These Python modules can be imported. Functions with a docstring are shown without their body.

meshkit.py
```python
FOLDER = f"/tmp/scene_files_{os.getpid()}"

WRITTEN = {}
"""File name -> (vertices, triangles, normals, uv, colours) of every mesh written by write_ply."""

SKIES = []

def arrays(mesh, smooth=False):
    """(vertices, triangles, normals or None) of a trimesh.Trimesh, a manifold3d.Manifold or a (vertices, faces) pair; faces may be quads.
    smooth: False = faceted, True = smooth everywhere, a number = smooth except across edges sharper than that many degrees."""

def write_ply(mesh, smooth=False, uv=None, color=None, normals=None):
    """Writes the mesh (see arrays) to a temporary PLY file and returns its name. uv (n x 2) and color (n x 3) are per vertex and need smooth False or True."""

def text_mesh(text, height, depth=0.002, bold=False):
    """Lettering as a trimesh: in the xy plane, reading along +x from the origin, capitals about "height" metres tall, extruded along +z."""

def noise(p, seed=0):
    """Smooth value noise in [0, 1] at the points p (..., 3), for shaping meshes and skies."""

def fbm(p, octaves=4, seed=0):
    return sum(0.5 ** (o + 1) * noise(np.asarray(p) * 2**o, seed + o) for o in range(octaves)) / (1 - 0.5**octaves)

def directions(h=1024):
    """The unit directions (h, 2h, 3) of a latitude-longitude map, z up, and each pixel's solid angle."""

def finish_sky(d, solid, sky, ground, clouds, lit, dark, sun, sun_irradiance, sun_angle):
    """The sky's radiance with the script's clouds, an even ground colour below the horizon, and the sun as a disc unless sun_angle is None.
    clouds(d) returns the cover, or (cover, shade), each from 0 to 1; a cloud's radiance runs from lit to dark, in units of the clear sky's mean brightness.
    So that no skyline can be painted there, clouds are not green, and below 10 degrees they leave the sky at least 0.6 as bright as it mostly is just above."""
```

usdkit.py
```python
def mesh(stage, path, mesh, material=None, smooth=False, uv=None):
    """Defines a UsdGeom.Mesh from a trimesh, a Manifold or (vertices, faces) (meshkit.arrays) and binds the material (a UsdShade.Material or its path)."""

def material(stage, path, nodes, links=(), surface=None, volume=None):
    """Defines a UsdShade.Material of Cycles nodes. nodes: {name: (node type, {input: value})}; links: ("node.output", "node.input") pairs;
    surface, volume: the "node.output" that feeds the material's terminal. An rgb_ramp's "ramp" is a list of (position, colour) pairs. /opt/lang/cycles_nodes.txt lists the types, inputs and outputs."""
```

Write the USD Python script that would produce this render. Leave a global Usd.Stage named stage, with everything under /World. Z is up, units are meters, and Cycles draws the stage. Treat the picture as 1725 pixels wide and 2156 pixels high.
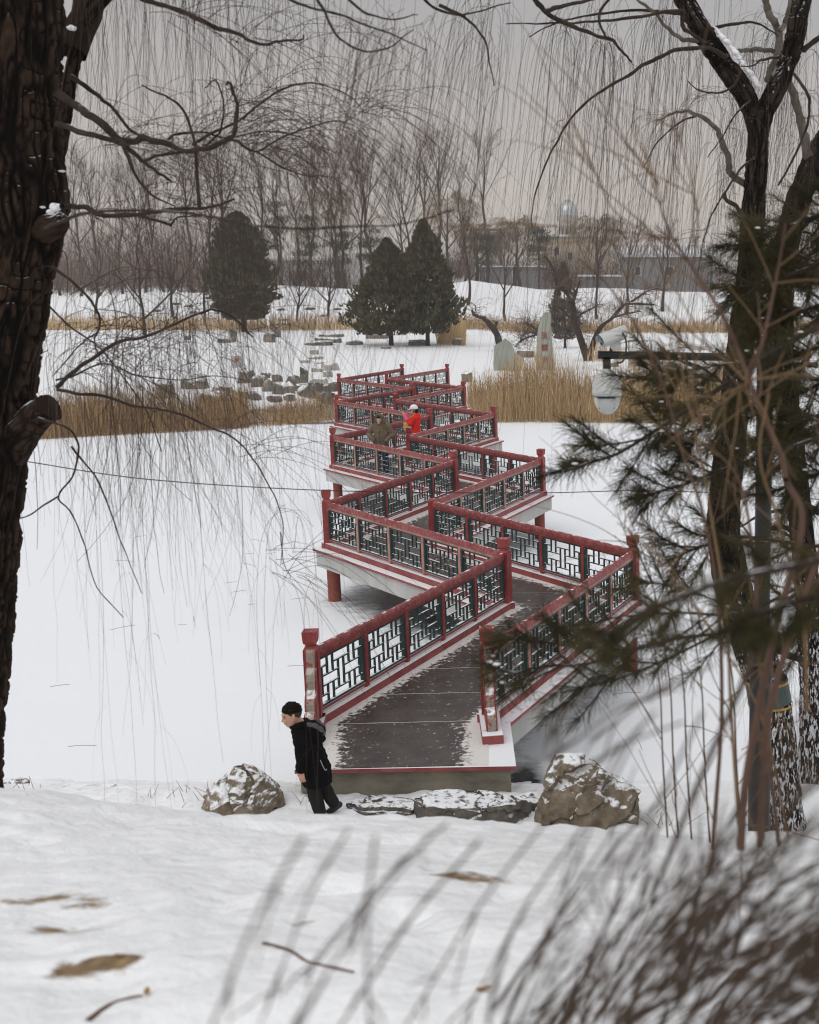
import math, random, numpy as np, trimesh, usdkit, meshkit
import manifold3d as m3
from shapely.geometry import Polygon, LineString, MultiPolygon, Point
from shapely.ops import unary_union
from pxr import Usd, UsdGeom, UsdLux, UsdShade, Gf, Sdf, Vt

stage = Usd.Stage.CreateInMemory()
UsdGeom.SetStageUpAxis(stage, 'Z'); UsdGeom.SetStageMetersPerUnit(stage, 1.0)
UsdGeom.Xform.Define(stage, '/World'); UsdGeom.Scope.Define(stage, '/World/Looks')

# ------------------------------------------------------------------ camera, sky, light, exposure
EYE = 6.07                                   # eye height above the ice, metres
PITCH = math.radians(10.67)
cam = UsdGeom.Camera.Define(stage, '/World/camera')
cam.CreateFocalLengthAttr(35.0); cam.CreateHorizontalApertureAttr(24.0); cam.CreateVerticalApertureAttr(30.0)
cam.CreateHorizontalApertureOffsetAttr(-7.75)
cam.CreateFStopAttr(2.2); cam.CreateFocusDistanceAttr(19.0)
cam.CreateExposureAttr(-0.05)
HAZE = 0.00065
cam.CreateClippingRangeAttr(Gf.Vec2f(0.05, 5000))
cam.AddTranslateOp().Set(Gf.Vec3d(0, 0, EYE)); cam.AddRotateXOp().Set(90 - math.degrees(PITCH))
SUN_EL, SUN_AZ = math.radians(52), math.radians(-150)        # azimuth = atan2(x, y): the sun hidden by cloud behind the left shoulder
sun = UsdLux.DistantLight.Define(stage, '/World/sun')
sun.CreateIntensityAttr(0.30); sun.CreateAngleAttr(50.0); sun.CreateNormalizeAttr(True); sun.CreateColorAttr(Gf.Vec3f(1.0, 0.965, 0.91))
sun.AddRotateXYZOp().Set(Gf.Vec3f(90 - math.degrees(SUN_EL), 0, 180 - math.degrees(SUN_AZ)))
dome = UsdLux.DomeLight.Define(stage, '/World/sky')
dome.GetPrim().SetCustomDataByKey('kind', 'structure')
CLOUD = dict(low=(6.1, 5.45, 5.0), mid=(4.55, 4.38, 4.30), high=(8.7, 8.85, 9.1))
sky = usdkit.material(stage, '/World/Looks/overcast_sky', {
    'sky': ('sky_texture', dict(sky_type='single_scattering', sun_disc=False, sun_elevation=SUN_EL, sun_rotation=SUN_AZ % (2*math.pi), aerosol_density=2.0)),
    'tc': ('texture_coordinate', {}), 'sep': ('separate_xyz', {}),
    'n': ('noise_texture', dict(scale=2.6, detail=4.0, roughness=0.5)), 'map': ('mapping', dict(scale=(1, 1, 3.0))),
    'j': ('math', dict(math_type='multiply_add', value2=0.10, value3=-0.05)), 'h': ('math', dict(math_type='add')),
    'ramp': ('rgb_ramp', {'ramp': [(0.0, CLOUD['low']), (0.06, CLOUD['low']), (0.21, CLOUD['mid']), (0.30, CLOUD['mid']), (0.6, CLOUD['high']), (1.0, CLOUD['high'])]}),
    'mix': ('mix', dict(fac=0.93)), 'bg': ('background_shader', dict(strength=0.10))},
    [('tc.generated', 'sep.vector'), ('tc.generated', 'map.vector'), ('map.vector', 'n.vector'), ('n.fac', 'j.value1'), ('sep.z', 'h.value1'), ('j.value', 'h.value2'), ('h.value', 'ramp.fac'),
     ('sky.color', 'mix.color1'), ('ramp.color', 'mix.color2'), ('mix.color', 'bg.color')], surface='bg.background')
UsdShade.MaterialBindingAPI.Apply(dome.GetPrim()).Bind(sky)

# ------------------------------------------------------------------ measuring helpers (photo measured on a 1725 x 2156 grid; 35 mm lens)
F, CX = 2516.0, 1419.5                     # focal length in grid units; the lens axis meets the grid right of its middle
def ray(px, py):
    x, y = (px - CX) / F, -(py - 1078.0) / F
    return np.array([x, math.cos(PITCH) + y*math.sin(PITCH), -math.sin(PITCH) + y*math.cos(PITCH)])
def G(px, py, z=0.0):                        # point of the horizontal plane at height z
    d = ray(px, py); return np.array([0, 0, EYE]) + d * ((z - EYE) / d[2])
def W(px, py, D):                            # point at forward distance D
    d = ray(px, py); return np.array([0, 0, EYE]) + d * (D / d[1])

# ------------------------------------------------------------------ prim helpers
LK = '/World/Looks/'
_used = {}
def numbered(parent, name):
    k = parent + '/' + name; n = _used.get(k, 0); _used[k] = n + 1
    return name if n == 0 else f'{name}_{n:03d}'
def pathof(parent): return '/World' if parent is None else str(parent.GetPath())
def tag(p, label=None, cat=None, group=None, kind=None):
    for k, v in (('label', label), ('category', cat), ('group', group), ('kind', kind)):
        if v: p.SetCustomDataByKey(k, v)
    return p
def thing(name, label, cat, loc=(0, 0, 0), rotz=0.0, scale=None, group=None):
    x = UsdGeom.Xform.Define(stage, '/World/' + numbered('/World', name))
    x.AddTranslateOp().Set(Gf.Vec3d(*map(float, loc)))
    if rotz: x.AddRotateZOp().Set(math.degrees(rotz))
    if scale is not None: x.AddScaleOp().Set(Gf.Vec3f(*[float(s) for s in (scale if np.ndim(scale) else (scale,)*3)]))
    return tag(x.GetPrim(), label, cat, group)
def obj(name, mesh, mat, parent=None, smooth=False):
    par = pathof(parent)
    return usdkit.mesh(stage, par + '/' + numbered(par, name), mesh, LK + mat, smooth=smooth).GetPrim()
def copy_of(src, name, label, loc, rotz=0.0, scale=None, group=None):
    cd = src.GetCustomData()
    r = thing(name, label, cd['category'], loc, rotz, scale, group or cd.get('group'))
    r.GetReferences().AddInternalReference(src.GetPath()); r.SetInstanceable(True)
    return r
def curves(name, polys, widths, mat, parent=None, kind='stuff'):
    """polys: list of (n,3); widths: list of scalars or (n,) diameters"""
    par = pathof(parent); c = UsdGeom.BasisCurves.Define(stage, par + '/' + numbered(par, name))
    pts = np.concatenate(polys).astype(np.float32); cnt = np.array([len(p) for p in polys], np.int32)
    w = np.concatenate([np.broadcast_to(w, (len(p),)) for p, w in zip(polys, widths)]).astype(np.float32)
    c.CreateTypeAttr('linear'); c.CreatePointsAttr(Vt.Vec3fArray.FromNumpy(pts)); c.CreateCurveVertexCountsAttr(Vt.IntArray.FromNumpy(cnt))
    c.CreateWidthsAttr(Vt.FloatArray.FromNumpy(w)); c.SetWidthsInterpolation('vertex')
    UsdShade.MaterialBindingAPI.Apply(c.GetPrim()).Bind(UsdShade.Material.Get(stage, LK + mat))
    return tag(c.GetPrim(), kind=kind)
def primvar(p, name, vals):
    UsdGeom.PrimvarsAPI(p).CreatePrimvar(name, Sdf.ValueTypeNames.FloatArray, 'vertex').Set(Vt.FloatArray.FromNumpy(np.asarray(vals, np.float32)))

class MB:                                    # collects vertices and faces of one mesh
    def __init__(s): s.v, s.f, s.n = [], [], 0
    def add(s, v, f):
        v = np.asarray(v, float); f = np.asarray(f, int)
        if f.shape[1] == 4: f = np.vstack([f[:, [0, 1, 2]], f[:, [0, 2, 3]]])
        s.v.append(v); s.f.append(f + s.n); s.n += len(v); return s
    def tm(s, t): return s.add(t.vertices, t.faces)
    def box(s, c, ext, R=None, bev=0.0):
        t = trimesh.creation.box(ext) if not bev else bevbox(ext, bev)
        v = np.array(t.vertices)
        if R is not None: v = v @ np.asarray(R).T
        return s.add(v + np.asarray(c), t.faces)
    def get(s): return np.vstack(s.v), np.vstack(s.f)
_bb = {}
def bevbox(ext, b):
    k = (tuple(np.round(ext, 5)), b)
    if k not in _bb:
        e = np.array(ext)/2; P = []
        for sx in (-1, 1):
            for sy in (-1, 1):
                for sz in (-1, 1):
                    for a in range(3):
                        q = e - b; q[a] = e[a]; P.append(q * (sx, sy, sz))
        _bb[k] = trimesh.convex.convex_hull(np.array(P))
    return _bb[k]
def frame(d):                                # columns: along d, lateral, up  (d horizontal)
    d = np.array([d[0], d[1], 0.0]); d /= np.linalg.norm(d); return np.stack([d, [-d[1], d[0], 0], [0, 0, 1]], 1)
def extrude_between(profile, a, b):
    """closed profile [(lateral, up)] swept from a to b (horizontal run), capped"""
    R = frame(b - a); n = len(profile); pr = np.array([[0, u, w] for u, w in profile]) @ R.T
    v = np.vstack([pr + a, pr + b]); i = np.arange(n); j = (i + 1) % n
    q = np.stack([i, j, j + n, i + n], 1); f = np.vstack([q[:, [0, 1, 2]], q[:, [0, 2, 3]]])
    caps = np.array([[0, k+1, k] for k in range(1, n-1)]); f = np.vstack([f, caps, (caps + n)[:, ::-1]])
    return v, f[:, ::-1]
def prism(poly, z0, z1):
    gs = getattr(poly, 'geoms', [poly]); out = MB()
    for g in gs:
        t = trimesh.creation.extrude_polygon(g, z1 - z0, engine='earcut'); t.apply_translation([0, 0, z0]); out.tm(t)
    return out.get()
def tubes(polys, radii, sides=6, cap=True):
    """tapered tubes; polys list of (n,3), radii list of (n,)"""
    mb = MB(); by = {}
    for p, r in zip(polys, radii): by.setdefault(len(p), []).append((np.asarray(p, float), np.broadcast_to(r, (len(p),))))
    for n, L in by.items():
        P = np.stack([x[0] for x in L]); R = np.stack([x[1] for x in L]); M = len(L)
        T = np.gradient(P, axis=1); T /= np.linalg.norm(T, axis=2, keepdims=True) + 1e-12
        ref = np.where(np.abs(T[:, :1, 2:]) < 0.9, [[[0, 0, 1.0]]], [[[1.0, 0, 0]]])
        A = np.cross(T, np.broadcast_to(ref, T.shape)); A /= np.linalg.norm(A, axis=2, keepdims=True) + 1e-12; B = np.cross(T, A)
        an = np.arange(sides) * 2*np.pi/sides
        V = P[:, :, None] + R[:, :, None, None]*(np.cos(an)[None, None, :, None]*A[:, :, None] + np.sin(an)[None, None, :, None]*B[:, :, None])
        i, j = np.meshgrid(np.arange(n-1), np.arange(sides), indexing='ij')
        q = np.stack([i*sides+j, i*sides+(j+1) % sides, (i+1)*sides+(j+1) % sides, (i+1)*sides+j], -1).reshape(-1, 4)
        f = (q[None] + (np.arange(M)*n*sides)[:, None, None]).reshape(-1, 4)
        mb.add(V.reshape(-1, 3), f)
        if cap:
            c = np.array([[(n-1)*sides, (n-1)*sides+k, (n-1)*sides+k+1] for k in range(1, sides-1)])
            mb.f.append((c[None] + (np.arange(M)*n*sides)[:, None, None]).reshape(-1, 3) + mb.n - len(V.reshape(-1, 3)))
    return mb.get()
def spline(pts, n):
    """Catmull-Rom through pts, n samples"""
    p = np.asarray(pts, float); p = np.vstack([2*p[0]-p[1], p, 2*p[-1]-p[-2]]); k = len(p) - 3
    t = np.linspace(0, k, n); i = np.minimum(t.astype(int), k-1); u = (t - i)[:, None]
    a, b, c, d = p[i], p[i+1], p[i+2], p[i+3]
    return 0.5*((2*b) + (-a+c)*u + (2*a-5*b+4*c-d)*u*u + (-a+3*b-3*c+d)*u**3)

# ------------------------------------------------------------------ materials
def pmat(name, stops, scale=6.0, detail=4.0, rough=0.75, bump=0.0, bscale=None, snow=None, stretch=(1, 1, 1), spec=0.3, wear=None, subsurf=0.0):
    """noise -> colour ramp; snow=(normal_lo, normal_hi, noise_lo, noise_hi, noise_scale): white where the surface faces up and a noise allows; wear=(colour, scale, lo, hi)"""
    N = {'g': ('geometry', {}), 'm': ('mapping', dict(scale=stretch)), 'n': ('noise_texture', dict(scale=scale, detail=detail, roughness=0.6)),
         'r': ('rgb_ramp', {'ramp': stops}), 'p': ('principled_bsdf', dict(roughness=rough, specular_ior_level=spec))}
    Lk = [('g.position', 'm.vector'), ('m.vector', 'n.vector'), ('n.fac', 'r.fac')]
    col = 'r.color'
    if wear:
        N['wn'] = ('noise_texture', dict(scale=wear[1], detail=5.0, roughness=0.65)); N['wr'] = ('map_range', dict(from_min=wear[2], from_max=wear[3], clamp=True)); N['wm'] = ('mix', dict(color2=wear[0]))
        Lk += [('m.vector', 'wn.vector'), ('wn.fac', 'wr.value'), ('wr.result', 'wm.fac'), (col, 'wm.color1')]; col = 'wm.color'
    if snow:
        N['sx'] = ('separate_xyz', {}); N['s1'] = ('map_range', dict(from_min=snow[0], from_max=snow[1], clamp=True))
        N['sn'] = ('noise_texture', dict(scale=snow[4], detail=4.0, roughness=0.6)); N['s2'] = ('map_range', dict(from_min=snow[2], from_max=snow[3], clamp=True))
        N['s3'] = ('math', dict(math_type='multiply')); N['s4'] = ('mix', dict(color2=(0.80, 0.81, 0.83)))
        Lk += [('g.normal', 'sx.vector'), ('sx.z', 's1.value'), ('g.position', 'sn.vector'), ('sn.fac', 's2.value'), ('s1.result', 's3.value1'), ('s2.result', 's3.value2'), ('s3.value', 's4.fac'), (col, 's4.color1')]; col = 's4.color'
    Lk.append((col, 'p.base_color'))
    if bump:
        N['bn'] = ('noise_texture', dict(scale=bscale or scale*3, detail=5.0, roughness=0.65)); N['b'] = ('bump', dict(strength=1.0, distance=bump))
        Lk += [('m.vector', 'bn.vector'), ('bn.fac', 'b.height'), ('b.normal', 'p.normal')]
    return usdkit.material(stage, LK + name, N, Lk, surface='p.BSDF')
def flat(name, c, rough=0.6, spec=0.4, **k):
    return usdkit.material(stage, LK + name, {'p': ('principled_bsdf', dict(base_color=c, roughness=rough, specular_ior_level=spec, **k))}, [], surface='p.BSDF')

SN = (0.80, 0.81, 0.83)
def attr_mix(name, attr, base_stops, scale, over, nscale, lo, hi, rough=0.7, bump=0.01, bscale=8.0, amp=0.5, base_rough=None, detail=5.0, stretch=(1,1,1)):
    """over-colour where attribute + noise*amp passes lo..hi"""
    N = {'g': ('geometry', {}), 'a': ('attribute', dict(attribute=attr)), 'n': ('noise_texture', dict(scale=scale, detail=4.0)), 'r': ('rgb_ramp', {'ramp': base_stops}),
         'mp': ('mapping', dict(scale=stretch)), 'n2': ('noise_texture', dict(scale=nscale, detail=detail, roughness=0.68)), 'm': ('math', dict(math_type='multiply_add', value2=amp)), 'mr': ('map_range', dict(from_min=lo, from_max=hi, clamp=True)),
         'x': ('mix', dict(color2=over)), 'p': ('principled_bsdf', dict(roughness=rough, specular_ior_level=0.35)), 'bn': ('noise_texture', dict(scale=bscale, detail=5.0)), 'b': ('bump', dict(distance=bump)),
         'rr': ('map_range', dict(to_min=base_rough or rough, to_max=rough))}
    L = [('g.position', 'mp.vector'), ('mp.vector', 'n2.vector'), ('g.position', 'n.vector'), ('n.fac', 'r.fac'), ('n2.fac', 'm.value1'), ('a.fac', 'm.value3'), ('m.value', 'mr.value'), ('mr.result', 'x.fac'), ('r.color', 'x.color1'),
         ('x.color', 'p.base_color'), ('mr.result', 'rr.value'), ('rr.result', 'p.roughness'), ('g.position', 'bn.vector'), ('bn.fac', 'b.height'), ('b.normal', 'p.normal')]
    return usdkit.material(stage, LK + name, N, L, surface='p.BSDF')
# snow of the near slope: thin places show brown leaf litter (attribute 'cover' lowers there)
attr_mix('near_snow', 'cover', [(0.35, (0.13, 0.085, 0.045)), (0.65, (0.30, 0.21, 0.12))], 14.0, (0.82, 0.825, 0.835), 7.5, 0.38, 0.64, rough=0.6, bump=0.035, bscale=9.0, amp=1.35, base_rough=0.9, stretch=(.8, 1.5, 1.5))
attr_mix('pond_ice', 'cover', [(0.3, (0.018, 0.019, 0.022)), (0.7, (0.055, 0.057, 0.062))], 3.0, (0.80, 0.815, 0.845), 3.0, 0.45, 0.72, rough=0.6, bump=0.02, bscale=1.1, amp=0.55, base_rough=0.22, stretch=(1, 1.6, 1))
attr_mix('far_snow', 'cover', [(0.3, (0.13, 0.10, 0.075)), (0.7, (0.26, 0.205, 0.15))], 1.2, (0.78, 0.785, 0.80), 2.6, 0.36, 0.62, rough=0.7, bump=0.05, bscale=1.2, amp=0.8, base_rough=0.9)
attr_mix('deck_board', 'edge', [(0.3, (0.024, 0.017, 0.015)), (0.7, (0.062, 0.046, 0.039))], 4.0, (0.66, 0.63, 0.60), 13.0, 0.70, 0.80, rough=0.65, bump=0.006, bscale=30.0, amp=1.0, base_rough=0.32)
flat('joint_snow', (0.66, 0.64, 0.62), 0.8)
RED = [(0.3, (0.185, 0.020, 0.022)), (0.55, (0.265, 0.042, 0.042)), (0.75, (0.33, 0.085, 0.08))]
pmat('red_paint', RED, 3.0, rough=0.5, bump=0.002, bscale=40, wear=((0.36, 0.17, 0.15), 9.0, 0.60, 0.78), snow=(0.75, 0.92, 0.56, 0.64, 7.0))
pmat('red_rail', [(0.3, (0.165, 0.026, 0.028)), (0.55, (0.225, 0.045, 0.046)), (0.75, (0.30, 0.085, 0.082))], 5.0, rough=0.5, bump=0.003, bscale=30, wear=((0.37, 0.17, 0.155), 16.0, 0.50, 0.75), snow=(0.88, 0.98, 0.53, 0.58, 7.0))
pmat('red_worn', [(0.3, (0.30, 0.10, 0.085)), (0.7, (0.45, 0.26, 0.20))], 5.0, rough=0.6, bump=0.002, bscale=40)
pmat('red_curb', [(0.3, (0.20, 0.035, 0.038)), (0.7, (0.31, 0.085, 0.085))], 4.0, rough=0.6, bump=0.003, bscale=30, snow=(0.6, 0.8, 0.22, 0.36, 6.0))
pmat('green_paint', [(0.3, (0.010, 0.026, 0.026)), (0.7, (0.024, 0.048, 0.044))], 6.0, rough=0.5, snow=(0.7, 0.9, 0.36, 0.5, 8.0))
pmat('concrete', [(0.3, (0.36, 0.36, 0.35)), (0.7, (0.50, 0.50, 0.48))], 2.0, rough=0.85, bump=0.003, bscale=25, wear=((0.42, 0.29, 0.16), 1.6, 0.60, 0.72), stretch=(1, 1, 0.25))
pmat('mossy_concrete', [(0.3, (0.12, 0.11, 0.085)), (0.7, (0.24, 0.215, 0.165))], 3.0, rough=0.9, bump=0.006, bscale=20, wear=((0.26, 0.13, 0.06), 3.0, 0.64, 0.74), stretch=(1, 1, 1.8))
pmat('pier_red', [(0.3, (0.20, 0.045, 0.035)), (0.7, (0.29, 0.085, 0.06))], 4.0, rough=0.6, bump=0.002, bscale=30)
pmat('worn_stone', [(0.3, (0.22, 0.18, 0.145)), (0.52, (0.32, 0.28, 0.235)), (0.60, (0.30, 0.07, 0.06))], 16.0, rough=0.85, bump=0.004, bscale=40, snow=(0.72, 0.9, 0.42, 0.55, 12.0))
# ------------------------------------------------------------------ bridge plan (corner posts measured in the photograph)
ZD = 1.07                                    # deck level above the ice
LPX = [(653.3,1335),(1061.4,1138.8),(686.4,1036.5),(954.8,953),(700.1,903.8),(903.8,863.3),(708.6,832.9),(867,807),(713.2,788.2),(846,768)]
RPX = [(1024.6,1328),(1332.8,1133.9),(909.5,1035.5),(1138.9,949.2),(860.7,902.3),(1039.8,858),(832,830.4),(975.7,804.8),(813.9,787.3),(941.4,768)]
LP = np.array([G(x, y, ZD + 1.09)[:2] for x, y in LPX]); RP = np.array([G(x, y, ZD + 1.09)[:2] for x, y in RPX])
FL, FR = G(620, 1620, ZD)[:2], G(1087, 1612, ZD)[:2]
FL2, FR2 = LP[0] + (FL - LP[0])*0.0, RP[0]
far_dir = (LP[-1] - LP[-2]); far_dir = far_dir/np.linalg.norm(far_dir)
LPe, RPe = np.vstack([LP, LP[-1] + far_dir*1.2]), np.vstack([RP, RP[-1] + far_dir*1.2])
core = Polygon(np.vstack([LPe, RPe[::-1]]))
def _side(p, q, left):                       # point beside p, 0.27 m out from the railing p-q
    t = (q - p)/np.linalg.norm(q - p); n = np.array([-t[1], t[0]])*(1 if left else -1); return p + n*0.27
LS, RS = _side(LP[0], LP[1], True), _side(RP[0], RP[1], False)
LB, RB = LS + (LP[1] - LP[0])*2, RS + (RP[1] - RP[0])*2
behind = Polygon([LS, LS + (-3, 3), (-70, 95), (40, 95), RS + (3, 3), RS])
deck_poly = unary_union([core.buffer(0.27, join_style=2, mitre_limit=3.0).intersection(behind), Polygon([FL, LS, LS + (LP[1] - LP[0])*.02, RS + (RP[1] - RP[0])*.02, RS, FR])]).buffer(0.02).buffer(-0.02)
beam_poly = deck_poly.buffer(-0.055, join_style=2)
near_poly = Polygon([FL, FR, RS, LS])
def dist_to(poly, x, y, cap=6.0):
    """signed distance (negative inside) of points to a polygon"""
    import shapely
    pts = shapely.points(x, y); d = shapely.distance(poly, pts); inside = shapely.contains(poly, pts)
    return np.where(inside, -shapely.distance(poly.exterior, pts), d)
def fb(x, y, s, octv=4, seed=0, z=0.0):
    return meshkit.fbm(np.stack([x*s, y*s, np.full_like(x, z)], -1), octv, seed) - 0.5

def smooth(a, b, x): t = np.clip((x - a)/(b - a), 0, 1); return t*t*(3 - 2*t)
# ------------------------------------------------------------------ near bank: snow slope with a crest, then the shore path
from scipy.interpolate import PchipInterpolator
_xs = [-6, -1.0, 0.5, 2.5, 4.5, 5.6, 6.5, 7.3, 8.3, 9.4, 10.4, 11.2, 11.9, 12.6, 13.5, 14.4, 16]
_zs = [4.9, 4.55, 4.44, 4.26, 3.74, 3.40, 3.035, 2.62, 1.98, 1.32, 0.92, 0.82, 0.76, 0.56, 0.20, -0.12, -0.6]
_pch = PchipInterpolator(_xs, _zs)
def near_z(x, y):
    z = _pch(np.clip(y, -6, 16))
    tilt = np.interp(x, [-8, -3.89, -3.35, -2.71, -2.11, -.74, .84, 4], [.3, .18, .094, .027, .0125, -.065, -.105, -.15])*smooth(1.0, 6.5, y)*(1 - smooth(8.5, 11, y))
    z = z + tilt + 0.07*fb(x, y, 0.9, 4, 3)*smooth(0, 3, y) + 0.085*fb(x, y, 3.0, 3, 5)
    pit = np.clip(meshkit.noise(np.stack([x*3.1, y*2.6, np.full_like(x, 2.0)], -1), 8) - .66, 0, 1)*(0.5 + meshkit.noise(np.stack([x*.7, y*.7, np.full_like(x, 5.0)], -1), 9))
    z = z - 0.20*pit + 0.026*fb(x, y, 11.0, 3, 6)
    z = z + 0.50*smooth(0.8, 5.8, x)*smooth(7, 10, y)*(1 - smooth(13.0, 15.5, y))
    return z
def bare_near(x, y):
    c = 0.62 + 0.26*fb(x, y, 0.55, 3, 11)
    c = c + 0.06 + 0.10*smooth(5.8, 7, y)
    for (px, py, r, k) in [(10, 1898, .20, .62), (95, 1892, .05, .5), (205, 1905, .07, .42), (170, 1960, .16, .46), (115, 1963, .06, .42), (215, 1958, .07, .42), (275, 2020, .06, .42), (170, 2048, .07, .62), (110, 2062, .055, .5), (250, 2018, .05, .5), (315, 2100, .10, .42), (345, 2070, .07, .4), (225, 2080, .05, .4), (1095, 1860, .13, .40), (1040, 1850, .12, .45), (1080, 1925, .10, .40), (700, 1868, .10, .42), (660, 1945, .09, .42), (640, 1950, .06, .42), (940, 1842, .08, .44), (480, 1990, .04, .4), (60, 1985, .04, .4), (1010, 1850, .1, .34), (940, 1840, .08, .3), (20, 2140, .14, .4)]:
        p = near_pt(px, py); d2 = ((x - p[0])/1.6)**2 + (y - p[1])**2
        c = c - k*(.90 if py > 1880 else .72)*np.exp(-d2/(r*r*1.5))
    c = c - 0.22*np.exp(-((x + 0.1)/1.1)**2 - ((y - 10.8)/0.9)**2) - 0.19*np.exp(-((x + 2.3)/1.8)**2 - ((y - 11.3)/0.45)**2) 
    c = c - 0.10*np.exp(-((x + 7.2)/2.2)**2 - ((y - 13.2)/0.35)**2)
    return c
def near_pt(px, py):
    """where the line of sight meets the near slope"""
    d = ray(px, py); t = np.arange(0.5, 14, 0.02)[:, None]; p = np.array([0, 0, EYE]) + d*t; i = int(np.argmax(p[:, 2] < near_z(p[:, 0], p[:, 1])))
    return p[i]
ys = np.concatenate([np.linspace(-6, 1.2, 20), np.linspace(1.3, 9, 200), np.linspace(9.05, 16, 150)])
xs = np.concatenate([np.linspace(-30, -8.2, 30), np.linspace(-8, 4, 300), np.linspace(4.2, 30, 30)])
X, Y = np.meshgrid(xs, ys); Z = near_z(X, Y)
def grid_faces(ny, nx):
    i, j = np.meshgrid(np.arange(ny-1), np.arange(nx-1), indexing='ij')
    return np.stack([i*nx+j, i*nx+j+1, (i+1)*nx+j+1, (i+1)*nx+j], -1).reshape(-1, 4)
b = obj('near_bank', (np.stack([X, Y, Z], -1).reshape(-1, 3), grid_faces(*X.shape)), 'near_snow', smooth=True)
primvar(b, 'cover', bare_near(X, Y).ravel()); tag(b, kind='structure', label='snowy near bank sloping down to the pond shore')

# ------------------------------------------------------------------ frozen pond: snow on ice, bare dark ice where the bridge keeps the snow off
ys = np.concatenate([np.linspace(9, 30, 300), np.linspace(30.15, 62, 220), np.linspace(64, 130, 20)])
xs = np.concatenate([np.linspace(-150, -20, 40), np.linspace(-19.5, 4.5, 330), np.linspace(5, 150, 45)])
X, Y = np.meshgrid(xs, ys)
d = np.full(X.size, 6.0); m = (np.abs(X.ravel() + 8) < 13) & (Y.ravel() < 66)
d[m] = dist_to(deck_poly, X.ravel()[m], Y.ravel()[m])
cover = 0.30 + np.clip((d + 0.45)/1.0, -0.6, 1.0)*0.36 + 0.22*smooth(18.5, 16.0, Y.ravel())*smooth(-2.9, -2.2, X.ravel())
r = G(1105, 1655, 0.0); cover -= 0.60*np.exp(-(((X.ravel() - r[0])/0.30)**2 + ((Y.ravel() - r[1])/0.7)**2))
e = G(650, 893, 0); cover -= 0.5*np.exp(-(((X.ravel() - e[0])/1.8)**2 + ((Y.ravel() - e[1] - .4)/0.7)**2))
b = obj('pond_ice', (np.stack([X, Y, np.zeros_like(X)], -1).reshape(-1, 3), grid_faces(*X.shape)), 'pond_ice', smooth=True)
primvar(b, 'cover', cover); tag(b, kind='structure', label='frozen pond under thin snow, dark bare ice below the bridge')

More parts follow.
